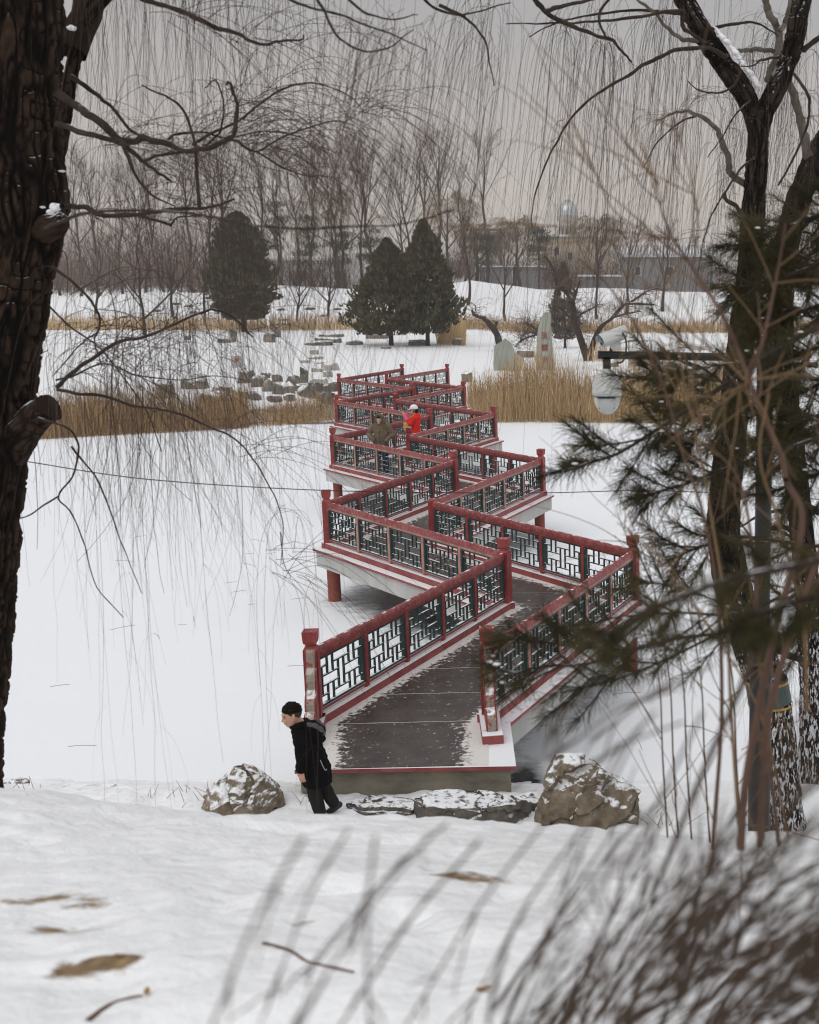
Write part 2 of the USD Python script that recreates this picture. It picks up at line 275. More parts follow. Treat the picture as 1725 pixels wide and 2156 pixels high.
# ------------------------------------------------------------------ far bank, second pond edge, mound, plain
def shore(x): return 54.6 - 0.60*np.clip(-15.5 - x, 0, 14) + 0.15*np.sin(x*0.7)
MX = [-120, -60, -45, -34, -25, -19, -14, -6, 1, 6, 9, 13, 18, 23, 29, 36, 60, 120]
MZ = [4.0, 4.6, 4.3, 5.0, 4.9, 6.0, 5.8, 5.3, 5.2, 6.0, 6.5, 6.0, 5.6, 5.8, 5.9, 5.5, 5.2, 4.5]
def far_z(x, y):
    s = y - shore(x)
    z = -0.35 + 1.35*smooth(-0.8, 4.5, s)
    z = z + 0.16*smooth(100, 106, y)*smooth(5, 2, x + 22) + 0.25*smooth(104, 125, y)*smooth(6, 0, x + 24)
    top = np.interp(x*165/np.maximum(y, 60) + 36.6, MX, MZ)
    z = z + (top - 1.0)*smooth(141, 164, y) - 0.8*smooth(170, 190, y)
    z = z + 0.10*fb(x, y, 0.5, 4, 21)*smooth(0, 3, s) + 0.5*fb(x, y, 0.09, 3, 22)*smooth(140, 160, y)*(1 - smooth(170, 200, y)) + 0.10*fb(x, y, 1.6, 3, 24)*smooth(100, 104, y)*smooth(140, 128, y)
    return z
ys = np.concatenate([np.linspace(43, 62, 120), np.linspace(62.5, 110, 90), np.linspace(111, 190, 110), np.linspace(195, 400, 20), np.linspace(450, 2500, 12)])
us = np.linspace(-1, 1, 260)
Y = np.repeat(ys[:, None], len(us), 1); X = us[None]*(0.66*Y + 8); Z = far_z(X, Y)
b = obj('far_bank', (np.stack([X, Y, Z], -1).reshape(-1, 3), grid_faces(*X.shape)), 'far_snow', smooth=True)
s = Y - shore(X)
cover = 0.30 + 0.26*smooth(0.5, 4.0, s) - 0.15*smooth(140, 150, Y) - 0.14*np.exp(-((Y - 139)/4)**2) - 0.05*np.exp(-((Y - 112)/6)**2)*smooth(6, 0, X + 24)
primvar(b, 'cover', cover.ravel()); tag(b, kind='structure', label='snowy far bank rising to a long low mound')
def ground_far(px, py):
    d = ray(px, py); D = np.arange(44.0, 300, 0.2)[:, None]; p = np.array([0, 0, EYE]) + d*(D/d[1]); h = p[:, 2] < far_z(p[:, 0], p[:, 1])
    return p[int(np.argmax(h))] if h.any() else np.array([0, 0, EYE]) + d*(160/d[1])
def fz(x, y): return float(far_z(np.array([float(x)]), np.array([float(y)]))[0])
def nz(x, y): return float(near_z(np.array([float(x)]), np.array([float(y)]))[0])
# ------------------------------------------------------------------ zigzag bridge
BR = thing('zigzag_bridge', 'red and green railed wooden footbridge zigzagging across the frozen pond', 'bridge')
def bp(name, mesh, mat, parent=BR, **k): return obj(name, mesh, mat, parent, **k)
bp('fascia_beam', prism(beam_poly.difference(near_poly.buffer(0.06)), ZD - 0.36, ZD - 0.055), 'concrete')
fw = Polygon([FL + (0.06, 0.05), FR + (-0.06, 0.05), FR + (-0.06, 0.42), FL + (0.06, 0.42)])
bp('abutment_wall', prism(unary_union([beam_poly.intersection(near_poly.buffer(0.06))]), ZD - 0.50, ZD - 0.055), 'mossy_concrete')
bp('deck_edge', prism(deck_poly, ZD - 0.052, ZD - 0.008), 'red_curb')
rng = np.random.default_rng(5)
# deck slabs, each of its own, joints open
chainL, chainR = LineString(LPe), LineString(RPe)
def slab(q, nx=14, ny=7):
    u, v = np.meshgrid(np.linspace(0, 1, nx), np.linspace(0, 1, ny)); u, v = u.ravel()[:, None], v.ravel()[:, None]
    P = (1-u)*(1-v)*q[0] + u*(1-v)*q[1] + u*v*q[2] + (1-u)*v*q[3]
    top = np.column_stack([P, np.full(len(P), ZD)]); f = grid_faces(ny, nx)
    idx = np.concatenate([np.arange(nx), np.arange(1, ny)*nx + nx-1, (ny-1)*nx + np.arange(nx-2, -1, -1), np.arange(ny-2, 0, -1)*nx])
    lo = top[idx] - [0, 0, 0.03]; n = len(top); k = np.arange(len(idx)); sk = np.stack([idx, n + k, n + (k+1) % len(idx), idx[(k+1) % len(idx)]], 1)
    e = np.minimum(u, 1-u).ravel()
    return np.vstack([top, lo]), np.vstack([f, sk]), np.concatenate([e, e[idx]])
segs = [(np.array([FL + (0.22, .014), FR + (-.3, .014)]), np.array([LP[0], RP[0]]), 1)] + [(np.array([LPe[k], RPe[k]]), np.array([LPe[k+1], RPe[k+1]]), 5) for k in range(9)] + [(np.array([LPe[9], RPe[9]]), np.array([LPe[10], RPe[10]]), 1)]
for a, c, n in segs:
    for i in range(n):
        g = 0.008/np.linalg.norm(c - a, axis=1).mean(); t0, t1 = i/n + g, (i+1)/n - g
        q = [a[0]+(c[0]-a[0])*t0, a[1]+(c[1]-a[1])*t0, a[1]+(c[1]-a[1])*t1, a[0]+(c[0]-a[0])*t1]
        v, f, e = slab(np.array(q)); w = np.linalg.norm(q[1]-q[0])
        p = bp('deck_slab', (v, f), 'deck_board')
        m = e*w*0.80                                             # distance to the railing line, about square to it
        primvar(p, 'edge', 0.45*np.exp(-((m/(0.20 if a[0][1] < 18 else .26 if a[0][1] < 30 else .33))**2.4)) + 0.02*rng.normal() + (0.12 if a[0][1] > 30 else 0.098))
bp('joint_snow', prism(Polygon(np.vstack([FL + (0.3, 0.1), LPe, RPe[::-1], FR + (-0.35, 0.1)])).buffer(0), ZD - 0.0075, ZD - 0.002), 'joint_snow')

# railing profile heights above the deck
RAILP = [(-.043, .815), (.043, .815), (.043, .865), (.036, .893), (.02, .912), (0, .918), (-.02, .912), (-.036, .893), (-.043, .865)]
SLATP = [(-.030, .772), (.030, .772), (.030, .817), (-.030, .817)]
BOTP = [(-.030, .130), (.030, .130), (.030, .165), (-.030, .165)]
X0 = [(2*k+1)/16 for k in range(8)]; Y0 = [.19, .40, .62, .83]      # lattice lines, from the top
BARS = [('v', X0[0], .19, .83), ('v', X0[7], .19, .83), ('v', X0[3], .19, .83), ('v', X0[4], .19, .83)]
for k in (1, 2, 5, 6): BARS += [('v', X0[k], 0, .40), ('v', X0[k], .62, 1)]
for yy in (.19, .83): BARS += [('h', yy, 0, X0[1]), ('h', yy, X0[2], X0[5]), ('h', yy, X0[6], 1)]
for yy in (.40, .62): BARS += [('h', yy, X0[0], X0[3]), ('h', yy, X0[4], X0[7])]
ZB, ZT = .195, .742
def panel(a, c, R, single):
    """a, c: inner ends of the panel on the railing line"""
    L = np.linalg.norm(c - a); o = np.array([a[0], a[1], ZD]); fr = MB()
    loc = lambda s, z: o + R[:, 0]*s + np.array([0, 0, z])
    fr.box(loc(L/2, ZT + .0145), (L, .048, .029), R); fr.box(loc(L/2, ZB - .0145), (L, .048, .029), R)
    for s in (.014, L - .014): fr.box(loc(s, (ZB+ZT)/2), (.028, .062, ZT-ZB), R)
    p = None; mb = MB(); w0, wl, t = .028, L - .056, .017; H = ZT - ZB
    items = []
    for kind, q, s0, s1 in BARS:
        if kind == 'v':
            z0, z1 = ZT - s1*H, ZT - s0*H; items.append((loc(w0 + q*wl, (z0+z1)/2), (t, .026, z1 - z0 + (.016 if 0 < s0 and s1 < 1 else .008))))
        else:
            items.append((loc(w0 + (s0+s1)/2*wl, ZT - q*H), ((s1-s0)*wl - .001, .029, t)))
    par = bp('lattice_panel', fr.get(), 'green_paint')
    if single:
        for cc, ext in items: obj('lattice_bar', MB().box(cc, ext, R).get(), 'green_paint', par)
    else:
        for cc, ext in items: mb.box(cc, ext, R)
        obj('lattice', mb.get(), 'green_paint', par)
HW = 0.0825
def railing(a, c, single, worn):
    a3, c3 = np.array([a[0], a[1], 0.]), np.array([c[0], c[1], 0.]); R = frame(c3 - a3); L = np.linalg.norm(c3 - a3); d = R[:, 0]
    up = np.array([0, 0, ZD]); s0, s1 = HW + .012, L - HW - .012
    rail = MB(); rail.add(*extrude_between(RAILP, a3 + d*(HW*.55) + up, c3 - d*(HW*.55) + up)); bp('handrail', rail.get(), 'red_rail')
    bp('rail_slat', extrude_between(SLATP, a3 + d*s0 + up, c3 - d*(L - s1) + up), 'red_worn' if worn else 'red_paint')
    bp('bottom_rail', extrude_between(BOTP, a3 + d*s0 + up, c3 - d*(L - s1) + up), 'red_curb')
    bp('curb', extrude_between([(-.10, -.006), (.10, -.006), (.10, .098 + .002*worn), (-.10, .098 + .002*worn)], a3 - d*(.1 + .011*worn) + up, c3 + d*(.1 + .011*worn) + up), 'red_curb')
    n = 5; pitch = (s1 - s0)/n; bw = .074
    for i in range(n):
        p0, p1 = s0 + i*pitch + (bw/2 if i else 0), s0 + (i+1)*pitch - (bw/2 if i < n-1 else 0)
        panel((a3 + d*p0)[:2], (a3 + d*p1)[:2], R, single)
        if i:
            o = a3 + d*(s0 + i*pitch) + up
            bp('baluster', MB().box(o + [0, 0, .437], (bw - .002, .080, .67), R, .006).get(), 'red_worn' if worn else 'red_paint')
for k in range(9):
    railing(LP[k], LP[k+1], k in (0, 1), 0 if k % 2 == 0 else 1)
    railing(RP[k], RP[k+1], k in (0, 1), 1 if k % 2 == 0 else 0)
def newel(p, ang, cap=True):
    R = trimesh.transformations.rotation_matrix(ang, [0, 0, 1])[:3, :3]; o = np.array([p[0], p[1], ZD])
    mb = MB(); w = .165
    def loft(prof):
        v = []; 
        for s, z in prof: v += [(-s/2, -s/2, z), (s/2, -s/2, z), (s/2, s/2, z), (-s/2, s/2, z)]
        v = np.array(v) @ R.T + o; m = len(prof)
        f = [[4*i+j, 4*i+(j+1) % 4, 4*i+4+(j+1) % 4, 4*i+4+j] for i in range(m-1) for j in range(4)] + [[3, 2, 1, 0], [4*m-4, 4*m-3, 4*m-2, 4*m-1]]
        return v, np.array(f)
    post = bp('newel_post', loft([(w-.006, .0), (w, .006), (w, .915), (w-.008, .925), (.118, .948)] + ([] if cap else [(.10, .955)])), 'red_paint')
    if cap:
        obj('post_neck', loft([(.106, .946), (.106, .985)]), 'red_paint', post)
        obj('post_cap', loft([(.118, .984), (.142, .990), (.158, 1.02), (.168, 1.118), (.168, 1.128), (.160, 1.134)]), 'red_paint', post)
    return post
def seg_ang(a, c): v = c - a; return math.atan2(v[1], v[0]) - math.pi/2
for ch in (LP, RP):
    for k in range(10):
        ang = math.radians(8) if k == 0 else (seg_ang(ch[k-1], ch[k]) if k == 9 else seg_ang(ch[k-1], ch[k]) if k % 2 else seg_ang(ch[k-1], ch[k])*0.25)
        newel(ch[k], ang, not (ch is RP and k == 2))
# stepped end stones in front of the first two posts
PROF = [(.082, .80), (.095, .83), (.12, .80), (.125, .62), (.20, .56), (.235, .50), (.24, .40), (.36, .33), (.40, .28), (.405, .20), (.58, .17), (.62, .13), (.63, .0), (.082, .0)]
import mapbox_earcut
_tri = mapbox_earcut.triangulate_float64(np.array(PROF), np.array([len(PROF)], np.uint32)).reshape(-1, 3).astype(int)
for p, a, lab in ((LP[0], 11.0, None), (RP[0], 12.0, None)):
    R = frame(np.array([math.sin(math.radians(a)), -math.cos(math.radians(a)), 0]))
    def sheet(half, grow, z0=0):
        n = len(PROF); v = []; 
        for s in (-half, half): v += [np.array([p[0], p[1], ZD + .10]) + R @ np.array([x + grow, s, z + grow*.6]) for x, z in PROF]
        f = [[i, (i+1) % n, (i+1) % n + n, i+n] for i in range(n)]; t = (None, _tri)
        m = MB().add(np.array(v), np.array(f)); 
        m.add(np.array(v)[:n], t[1]); m.add(np.array(v)[n:], t[1][:, ::-1]); return m.get()
    es = bp('end_stone', sheet(.062, 0.0), 'red_paint')
    obj('worn_face', sheet(.046, 0.006), 'worn_stone', es)
    o = np.array([p[0], p[1], ZD]) + R[:, 0]*.33
    bp('end_curb', MB().box(o + [0, 0, .046], (.86, .235, .104), R, .004).get(), 'red_curb')
# piers at the outer corners
for ch, other in ((LP, RP), (RP, LP)):
    for k in range(1, 9):
        c = ch[k] + 0.06*(other[k] - ch[k])/np.linalg.norm(other[k] - ch[k])
        t = trimesh.creation.cylinder(.125, 1.10, sections=20); t.apply_translation([c[0], c[1], ZD - .36 - .55]); bp('pier', t, 'pier_red', smooth=40)
# ------------------------------------------------------------------ rocks
pmat('brown_rock', [(0.3, (0.085, 0.066, 0.045)), (0.5, (0.17, 0.135, 0.095)), (0.7, (0.27, 0.22, 0.165))], 7.0, 6, rough=0.9, bump=0.03, bscale=9, snow=(0.66, 0.82, 0.36, 0.46, 8.0))
pmat('grey_rock', [(0.3, (0.06, 0.06, 0.06)), (0.7, (0.20, 0.19, 0.175))], 4.0, 6, rough=0.9, bump=0.03, bscale=8, snow=(0.45, 0.75, 0.47, 0.58, 5.0))
pmat('flag_rock', [(0.3, (0.055, 0.05, 0.046)), (0.7, (0.17, 0.15, 0.125))], 5.0, 6, rough=0.9, bump=0.03, bscale=9, snow=(0.55, 0.85, 0.38, 0.50, 12.0))
pmat('pale_rock', [(0.3, (0.30, 0.28, 0.25)), (0.7, (0.46, 0.44, 0.40))], 3.0, 5, rough=0.9, bump=0.02, bscale=8, snow=(0.35, 0.6, 0.36, 0.46, 2.0))
pmat('bank_rock', [(0.3, (0.085, 0.08, 0.07)), (0.7, (0.27, 0.24, 0.20))], 1.5, 6, rough=0.9, bump=0.03, bscale=5, snow=(0.35, 0.65, 0.38, 0.50, 1.6))
def rockmesh(pts, seed, size=.05, amp=.05, freq=3.0, strata=1.0, flute=0.0):
    """hull cut by random planes into facets, then split by tilted beds whose ledges catch snow"""
    rg = np.random.default_rng(seed); P = np.asarray(pts, float); P = P.mean(0) + (P - P.mean(0))*1.10; h = trimesh.convex.convex_hull(P); c = h.vertices.mean(0); ext = np.ptp(h.vertices, axis=0).min()
    v, f = trimesh.remesh.subdivide_to_size(h.vertices, h.faces, size, max_iter=12); t = trimesh.Trimesh(v, f); t.merge_vertices(); n = np.array(t.vertex_normals); v = np.array(t.vertices)
    for _ in range(16):
        d = rg.normal(0, 1, 3); d[2] = abs(d[2])*.8; d /= np.linalg.norm(d); top = (h.vertices @ d).max(); lim = top - ext*rg.uniform(.03, .16); s_ = v @ d - lim; v = v - np.clip(s_, 0, None)[:, None]*d*.92
    q = v*freq + seed*7.3; a = meshkit.fbm(q, 4, seed) - .5; fine = meshkit.fbm(q*4, 3, seed+6) - .5
    bd = rg.normal(0, .35, 3) + [0, 0, 1]; bd /= np.linalg.norm(bd); ph = (v @ bd)*freq*.95 + a*1.1; saw = ph - np.floor(ph); ph2 = (v @ np.roll(bd, 1))*freq*.6 + a*1.3; saw2 = ph2 - np.floor(ph2)
    d = amp*(.55*a + .30*fine - .42*strata*saw**3 - .30*saw2**3)
    if flute: d += flute*(meshkit.noise(np.stack([v[:, 0]*11, v[:, 1]*11, v[:, 2]*1.2 + v[:, 0]*2], 1), seed+2) - .5)
    t.vertices = v + n*d[:, None]
    return t
def outline_pts(o, dy, base=-.25, shrink=.72):
    P = []
    for x, z in o:
        P += [(x, 0, z), (x*shrink + .02, dy, z*shrink - .02), (x*shrink - .02, -dy*.8, z*.62)]
    return P + [(x*.9, s*dy*.9, base) for x, z in o for s in (-1, 1) if z < .3]
def put_rock(name, mesh, mat, loc, label, rotz=0, group=None, smooth=28):
    p = obj(name, (mesh if isinstance(mesh, tuple) else (np.array(mesh.vertices), np.array(mesh.faces))), mat, None, smooth=smooth)
    x = UsdGeom.Xformable(p); x.AddTranslateOp().Set(Gf.Vec3d(*map(float, loc)))
    if rotz: x.AddRotateZOp().Set(math.degrees(rotz))
    return tag(p, label, 'rock', group)
o1 = [(-.50,.41),(-.42,.55),(-.34,.72),(-.22,.79),(-.08,.77),(0,.71),(.10,.64),(.27,.55),(.36,.46),(.51,.36),(.50,.22),(.36,.04),(.30,0),(0,-.05),(-.2,0),(-.42,.08),(-.44,.15)]
p = G(1235, 1738, .74); put_rock('shore_rock', rockmesh(outline_pts(o1, .34), 3, .016, .13, 3.4, flute=.05), 'brown_rock', p, 'big brown fluted boulder dusted with snow, right of the bridge end')
o2 = [(-.45,0),(-.356,.275),(-.24,.40),(-.17,.48),(-.01,.575),(.11,.525),(.24,.44),(.36,.34),(.43,.25),(.456,.17),(.43,.09),(.29,0)]
p = G(505, 1722, .66); put_rock('shore_rock', rockmesh(outline_pts(o2, .36), 8, .016, .12, 3.2), 'brown_rock', p, 'brown peaked boulder with a snow cap, left of the boy')
def slabpts(w, dy, h, rng, tilt=0.0):
    return [(w/2*math.cos(t)*rng.uniform(.86, 1.04), dy/2*math.sin(t)*rng.uniform(.84, 1.05), z) for t in np.linspace(0, 6.28, 11)[:-1] for z in (-.12, h + tilt*math.cos(t))]
r_ = np.random.default_rng(4)
p = G(990, 1712, .86); put_rock('shore_rock', rockmesh(slabpts(1.10, .46, .15, r_), 5, .025, .09, 4), 'flag_rock', p, 'long flat grey stone lying in front of the bridge deck', -.06)
p = G(812, 1704, .80); put_rock('shore_rock', rockmesh(slabpts(.75, .5, .06, r_), 6, .025, .09, 4), 'flag_rock', p, 'low dark stone showing through the snow, beside the boy')
p = G(1115, 1700, .80); put_rock('shore_rock', rockmesh(slabpts(.36, .3, .10, r_), 9, .025, .08, 4), 'flag_rock', p, 'small snowy stone between the flat stone and the big right boulder')
p = G(208, 1676, .50); put_rock('shore_rock', rockmesh(slabpts(.86, .22, .09, r_), 12, .03, .02, 4), 'pale_rock', p, 'long pale stone slab at the water edge, left part of the shore', -.10)
p = G(322, 1676, .50); put_rock('shore_rock', rockmesh(slabpts(.16, .14, .07, r_), 13, .02, .03, 6), 'brown_rock', p, 'small dark red-brown stone beside the pale slab')
p = G(30, 1654, .16); put_rock('shore_rock', rockmesh(slabpts(.34, .22, .06, r_), 14, .02, .04, 6), 'flag_rock', p, 'dark stone poking from the snow beside the big willow trunk')
p = G(75, 1664, .20); put_rock('shore_rock', rockmesh(slabpts(.30, .14, .04, r_), 15, .02, .03, 6), 'flag_rock', p, 'thin dark stone between the willow trunk and the pale slab')
# tumbled rocks along the far left bank (photo position, width in photo units, height)
FARR = [(345,832,40,34),(410,812,62,26),(470,822,52,14),(452,842,60,24),(505,830,40,20),(520,800,40,30),(508,778,0,0),(545,808,34,24),(585,806,26,26),(566,818,30,28),(620,806,34,26),(640,800,18,32),(598,823,44,24),(632,818,26,16),(655,828,56,32),(700,818,40,20),(536,836,34,20),(488,842,40,14),(560,790,24,14),(575,838,40,14),(610,836,30,14),(685,838,44,20)]
sizes = ['broad', 'low', 'rounded', 'sharp', 'tilted', 'squat', 'flat-topped', 'jagged']
k = 0
for px, py, w, h in FARR:
    if not w: continue
    q = ground_far(px, py + 6); s = np.linalg.norm(q - [0, 0, EYE])/F; ww, hh = w*s, h*s; rg = np.random.default_rng(50 + k)
    pts = [(ww/2*math.cos(t)*rg.uniform(.7, 1.05), ww*.4*math.sin(t)*rg.uniform(.7, 1.05), z) for t in np.linspace(0, 6.28, 9)[:-1] for z in (-.3, hh*rg.uniform(.45, 1.0))]
    ordn = ['first', 'second', 'third', 'fourth', 'fifth', 'sixth', 'seventh', 'eighth', 'ninth', 'tenth', 'eleventh', 'twelfth', 'thirteenth', 'fourteenth', 'fifteenth', 'sixteenth', 'seventeenth', 'eighteenth', 'nineteenth', 'twentieth', 'twenty-first']
    put_rock('bank_rock', rockmesh(pts, 20 + k, .16, .14, 1.6), 'bank_rock', q, None, rg.uniform(-.4, .4), 'rocks tumbled along the far left bank')
    k += 1
prims = sorted([c for c in stage.GetPrimAtPath('/World').GetChildren() if c.GetName().startswith('bank_rock')], key=lambda c: c.GetAttribute('xformOp:translate').Get()[0]/c.GetAttribute('xformOp:translate').Get()[1])
for i, c in enumerate(prims): tag(c, f'grey-brown snow-dusted rock of the far left bank, {ordn[i]} from the left', 'rock')
PALE = [(672,806,44,24,'pale angular block beside the left railing where the bridge ends'),(690,790,20,22,'pale upright block on the snow above the bridge end'),(694,776,40,26,'long pale boulder in the line of stones above the bridge'),(668,779,24,14,'small dark-edged pale stone left of the long pale boulder'),(662,742,20,16,'farthest pale block of the line of stones on the snow'),(664,752,34,14,'snow-covered pale stone just below the farthest block'),(642,760,22,10,'small pointed pale stone at the left of the stone line'),(678,762,30,8,'low pale stone in the middle of the stone line')]
for i, (px, py, w, h, lb) in enumerate(PALE):
    h *= .62
    q = ground_far(px, py + 4); s = np.linalg.norm(q - [0, 0, EYE])/F; ww, hh = w*s, h*s; rg = np.random.default_rng(80 + i)
    pts = [(ww/2*math.cos(t)*rg.uniform(.8, 1.05), ww*.35*math.sin(t), z) for t in np.linspace(0, 6.28, 7)[:-1] for z in (-.3, hh*rg.uniform(.6, 1.0))]
    put_rock('pale_stone', rockmesh(pts, 40 + i, .2, .08, 1.2), 'pale_rock', q, lb)
UP = [(478,717,38,10,'low brown rock at the left end of the upper rock line'),(492,712,14,22,'green-grey upright rock leaning over the low brown one'),(568,716,26,18,'brown rounded rock in the middle of the upper rock line'),(585,706,14,22,'pale upright triangular rock in the upper rock line'),(690,717,52,10,'flat layered grey rocks just left of the cypress pair'),(672,722,60,8,'thin grey ledge in front of the layered rocks'),(746,722,40,10,'flat dark ledge at the foot of the left cypress of the pair'),(880,722,40,10,'flat ledge at the foot of the right cypress of the pair'),(795,708,50,10,'low rock behind the pair of cypresses'),(965,722,24,14,'grey rock at the end of the upper rock line, by the dead reeds'),(700,690+15,52,6,'long dark stone bench-like slab on the upper snow'),(395,712,14,10,'small dark rock far left of the upper rock line'),(812,730,22,5,'thin snow-covered stone on the snow below the cypress pair'),(1690,750,36,22,'grey boulder far right above the reeds'),(1288,768,34,16,'ochre rock at the foot of the twisted plum tree'),(1105,748,40,20,'brown rock between the two standing stones'),(985,800,30,22,'brown rock beside the far right end of the railing')]
for i, (px, py, w, h, lb) in enumerate(UP):
    q = ground_far(px, py + 4); s = np.linalg.norm(q - [0, 0, EYE])/F; ww, hh = w*s, h*s; rg = np.random.default_rng(120 + i)
    pts = [(ww/2*math.cos(t)*rg.uniform(.8, 1.05), min(ww*.35, 1.0)*math.sin(t), z) for t in np.linspace(0, 6.28, 8)[:-1] for z in (-.3, hh*rg.uniform(.6, 1.0))]
    put_rock('ledge_rock', rockmesh(pts, 60 + i, .3, .15, .9), 'bank_rock', q, lb)

# ------------------------------------------------------------------ standing stones with carved red characters
pmat('slate_green', [(0.25, (0.21, 0.235, 0.20)), (0.5, (0.29, 0.305, 0.265)), (0.7, (0.37, 0.37, 0.325))], 0.9, 6, rough=0.8, bump=0.02, bscale=3, wear=((0.40, 0.28, 0.15), 1.6, 0.52, 0.68), stretch=(1, 1, .35))
flat('carved_red', (0.30, 0.06, 0.045), 0.8)
def slate(name, outl, q, th, label, seed, rotz=0.0):
    P = Polygon(outl); t = trimesh.creation.extrude_polygon(P, th, engine='earcut'); v, f = trimesh.remesh.subdivide_to_size(t.vertices, t.faces, .12, max_iter=10)
    v = np.stack([v[:, 0], v[:, 2] - th/2, v[:, 1]], 1)
    v = v + np.stack([meshkit.fbm(v*2.2, 3, seed) - .5, (meshkit.fbm(v*1.6 + 9, 3, seed) - .5)*.5, meshkit.fbm(v*2 + 4, 3, seed) - .5], 1)*.10
    T = thing(name, label, 'standing stone', q, rotz)
    obj('slab', (v, f), 'slate_green', T, smooth=35)
    return T
q = ground_far(1147, 779); s = np.linalg.norm(q - [0, 0, EYE])/F
prof = [(1128,784),(1130,750),(1133,715),(1137,690),(1142,672),(1149,662),(1156,660),(1162,663),(1162,700),(1165,740),(1168,784)]
ST = slate('standing_stone', [((x - 1147)*s, (779 - y)*s) for x, y in prof][::-1], q, .34, 'tall green-grey standing stone carved with three red characters', 2)
GLY = [[536870656,536870656,469762816,469762816,469762816,469762816,486535936,486535936,469791488,469787392,469820160,474014464,484492032,477741952,473793408,404718464,403637120,403145600,940557184,941474688,943251872,812675504,1910518192,1941971376,1635779056,3758096624,1610612832],
 [50334720,58821728,25283776,2147274176,2147274112,1682178032,1724121072,1723875072,2146987904,2147012032,1725680864,1725893744,1725533376,2147057856,2147057856,1816391872,1816395760,1816346608,1816540352,1870556352,1870654656,1816521920,1816186864,1816186864,1878622400,4026237120,3437691072,3221618880],
 [807153888,1008480480,505164000,102510816,1847520,1847520,1847520,1847520,1618885856,4177476832,1021263584,215987936,14530528,31306720,27128800,26751200,202911968,236466400,202911968,473444576,473444576,942682336,946876640,811610336,1893740768,1639985376,549454048]]
from shapely.geometry import box as sbox
for g, (cx, cy) in zip(GLY, [(1148.5, 708), (1148.5, 732), (1147.5, 757)]):
    cell = .37/28; sh = unary_union([sbox(j*cell, -(i+1)*cell*1.15, (j+1)*cell*1.02, -i*cell*1.15 + .001) for i, row in enumerate(g) for j in range(32) if row >> (31-j) & 1]).buffer(-.0012)
    mb = MB()
    for gg in getattr(sh, 'geoms', [sh]):
        t = trimesh.creation.extrude_polygon(gg, .03, engine='earcut'); v = np.array(t.vertices); mb.add(np.stack([v[:, 0] - .18 + (cx - 1147)*s, -v[:, 2] - .172, v[:, 1] + .2 + (779 - cy)*s], 1), t.faces)
    obj('red_character', mb.get(), 'carved_red', ST)
q = ground_far(1067, 780); s = np.linalg.norm(q - [0, 0, EYE])/F
prof = [(1040,786),(1041,760),(1044,728),(1056,721),(1066,714),(1074,722),(1080,730),(1084,742),(1095,750),(1101,756),(1100,768),(1098,786)]
slate('standing_stone', [((x - 1067)*s, (780 - y)*s) for x, y in prof][::-1], q, .4, 'short broad green-grey standing stone with a pointed top, left of the tall one', 5)

# ------------------------------------------------------------------ folding warning sign on the far snow, small board frame by the reeds
flat('steel', (0.33, 0.33, 0.33), 0.4, metallic=0.6); flat('grey_board', (0.42, 0.42, 0.42), 0.5); flat('sign_red', (0.45, 0.05, 0.04), 0.5); flat('dark_frame', (0.05, 0.05, 0.05), 0.5); flat('straw_board', (0.42, 0.32, 0.2), .8)
q = ground_far(500, 781); T = thing('folding_sign', 'grey folding A-frame sign with a red mark standing on the snow', 'sign', q, .35)
for sgn in (-1, 1):
    a = [np.array([x*.33, sgn*.42, .0]) for x in (-1, 1)]; b_ = [np.array([x*.33, sgn*.05, 1.0]) for x in (-1, 1)]
    arch = [np.array([.33*math.cos(t), sgn*.05*(1-.3*math.sin(t)), 1.0 + .2*math.sin(t)]) for t in np.linspace(0, math.pi, 9)]
    poly = np.array([a[1]] + [b_[1]] + arch[1:-1] + [b_[0], a[0]]); obj('sign_frame', tubes([poly], [.02], 5), 'steel', T)
    c0 = lambda u, h: np.array([u*.31, sgn*(.42 - .37*h), h])
    obj('sign_board', MB().add([c0(-1, .22), c0(1, .22), c0(1, .92), c0(-1, .92), c0(-1, .22)+[0, .015, 0], c0(1, .22)+[0, .015, 0], c0(1, .92)+[0, .015, 0], c0(-1, .92)+[0, .015, 0]], [[0,1,2,3],[7,6,5,4],[0,4,5,1],[1,5,6,2],[2,6,7,3],[3,7,4,0]]).get(), 'grey_board', T)
    if sgn < 0: obj('red_mark', MB().add([c0(-.3, .6)-[0, .012, 0], c0(.35, .6)-[0, .012, 0], c0(.35, .8)-[0, .012, 0], c0(-.3, .8)-[0, .012, 0]], [[0,1,2,3]]).get(), 'sign_red', T)
q = ground_far(1348, 775); T = thing('notice_board', 'small straw-coloured notice board in a thin dark frame, behind the reeds', 'sign', q, 0)
obj('board', MB().box((0, 0, .62), (1.3, .06, .95), None).get(), 'straw_board', T)
for x in (-.7, .7): obj('post', MB().box((x, 0, .8), (.06, .06, 1.8)).get(), 'dark_frame', T)
obj('top_bar', MB().box((0, 0, 1.72), (1.5, .05, .05)).get(), 'dark_frame', T)

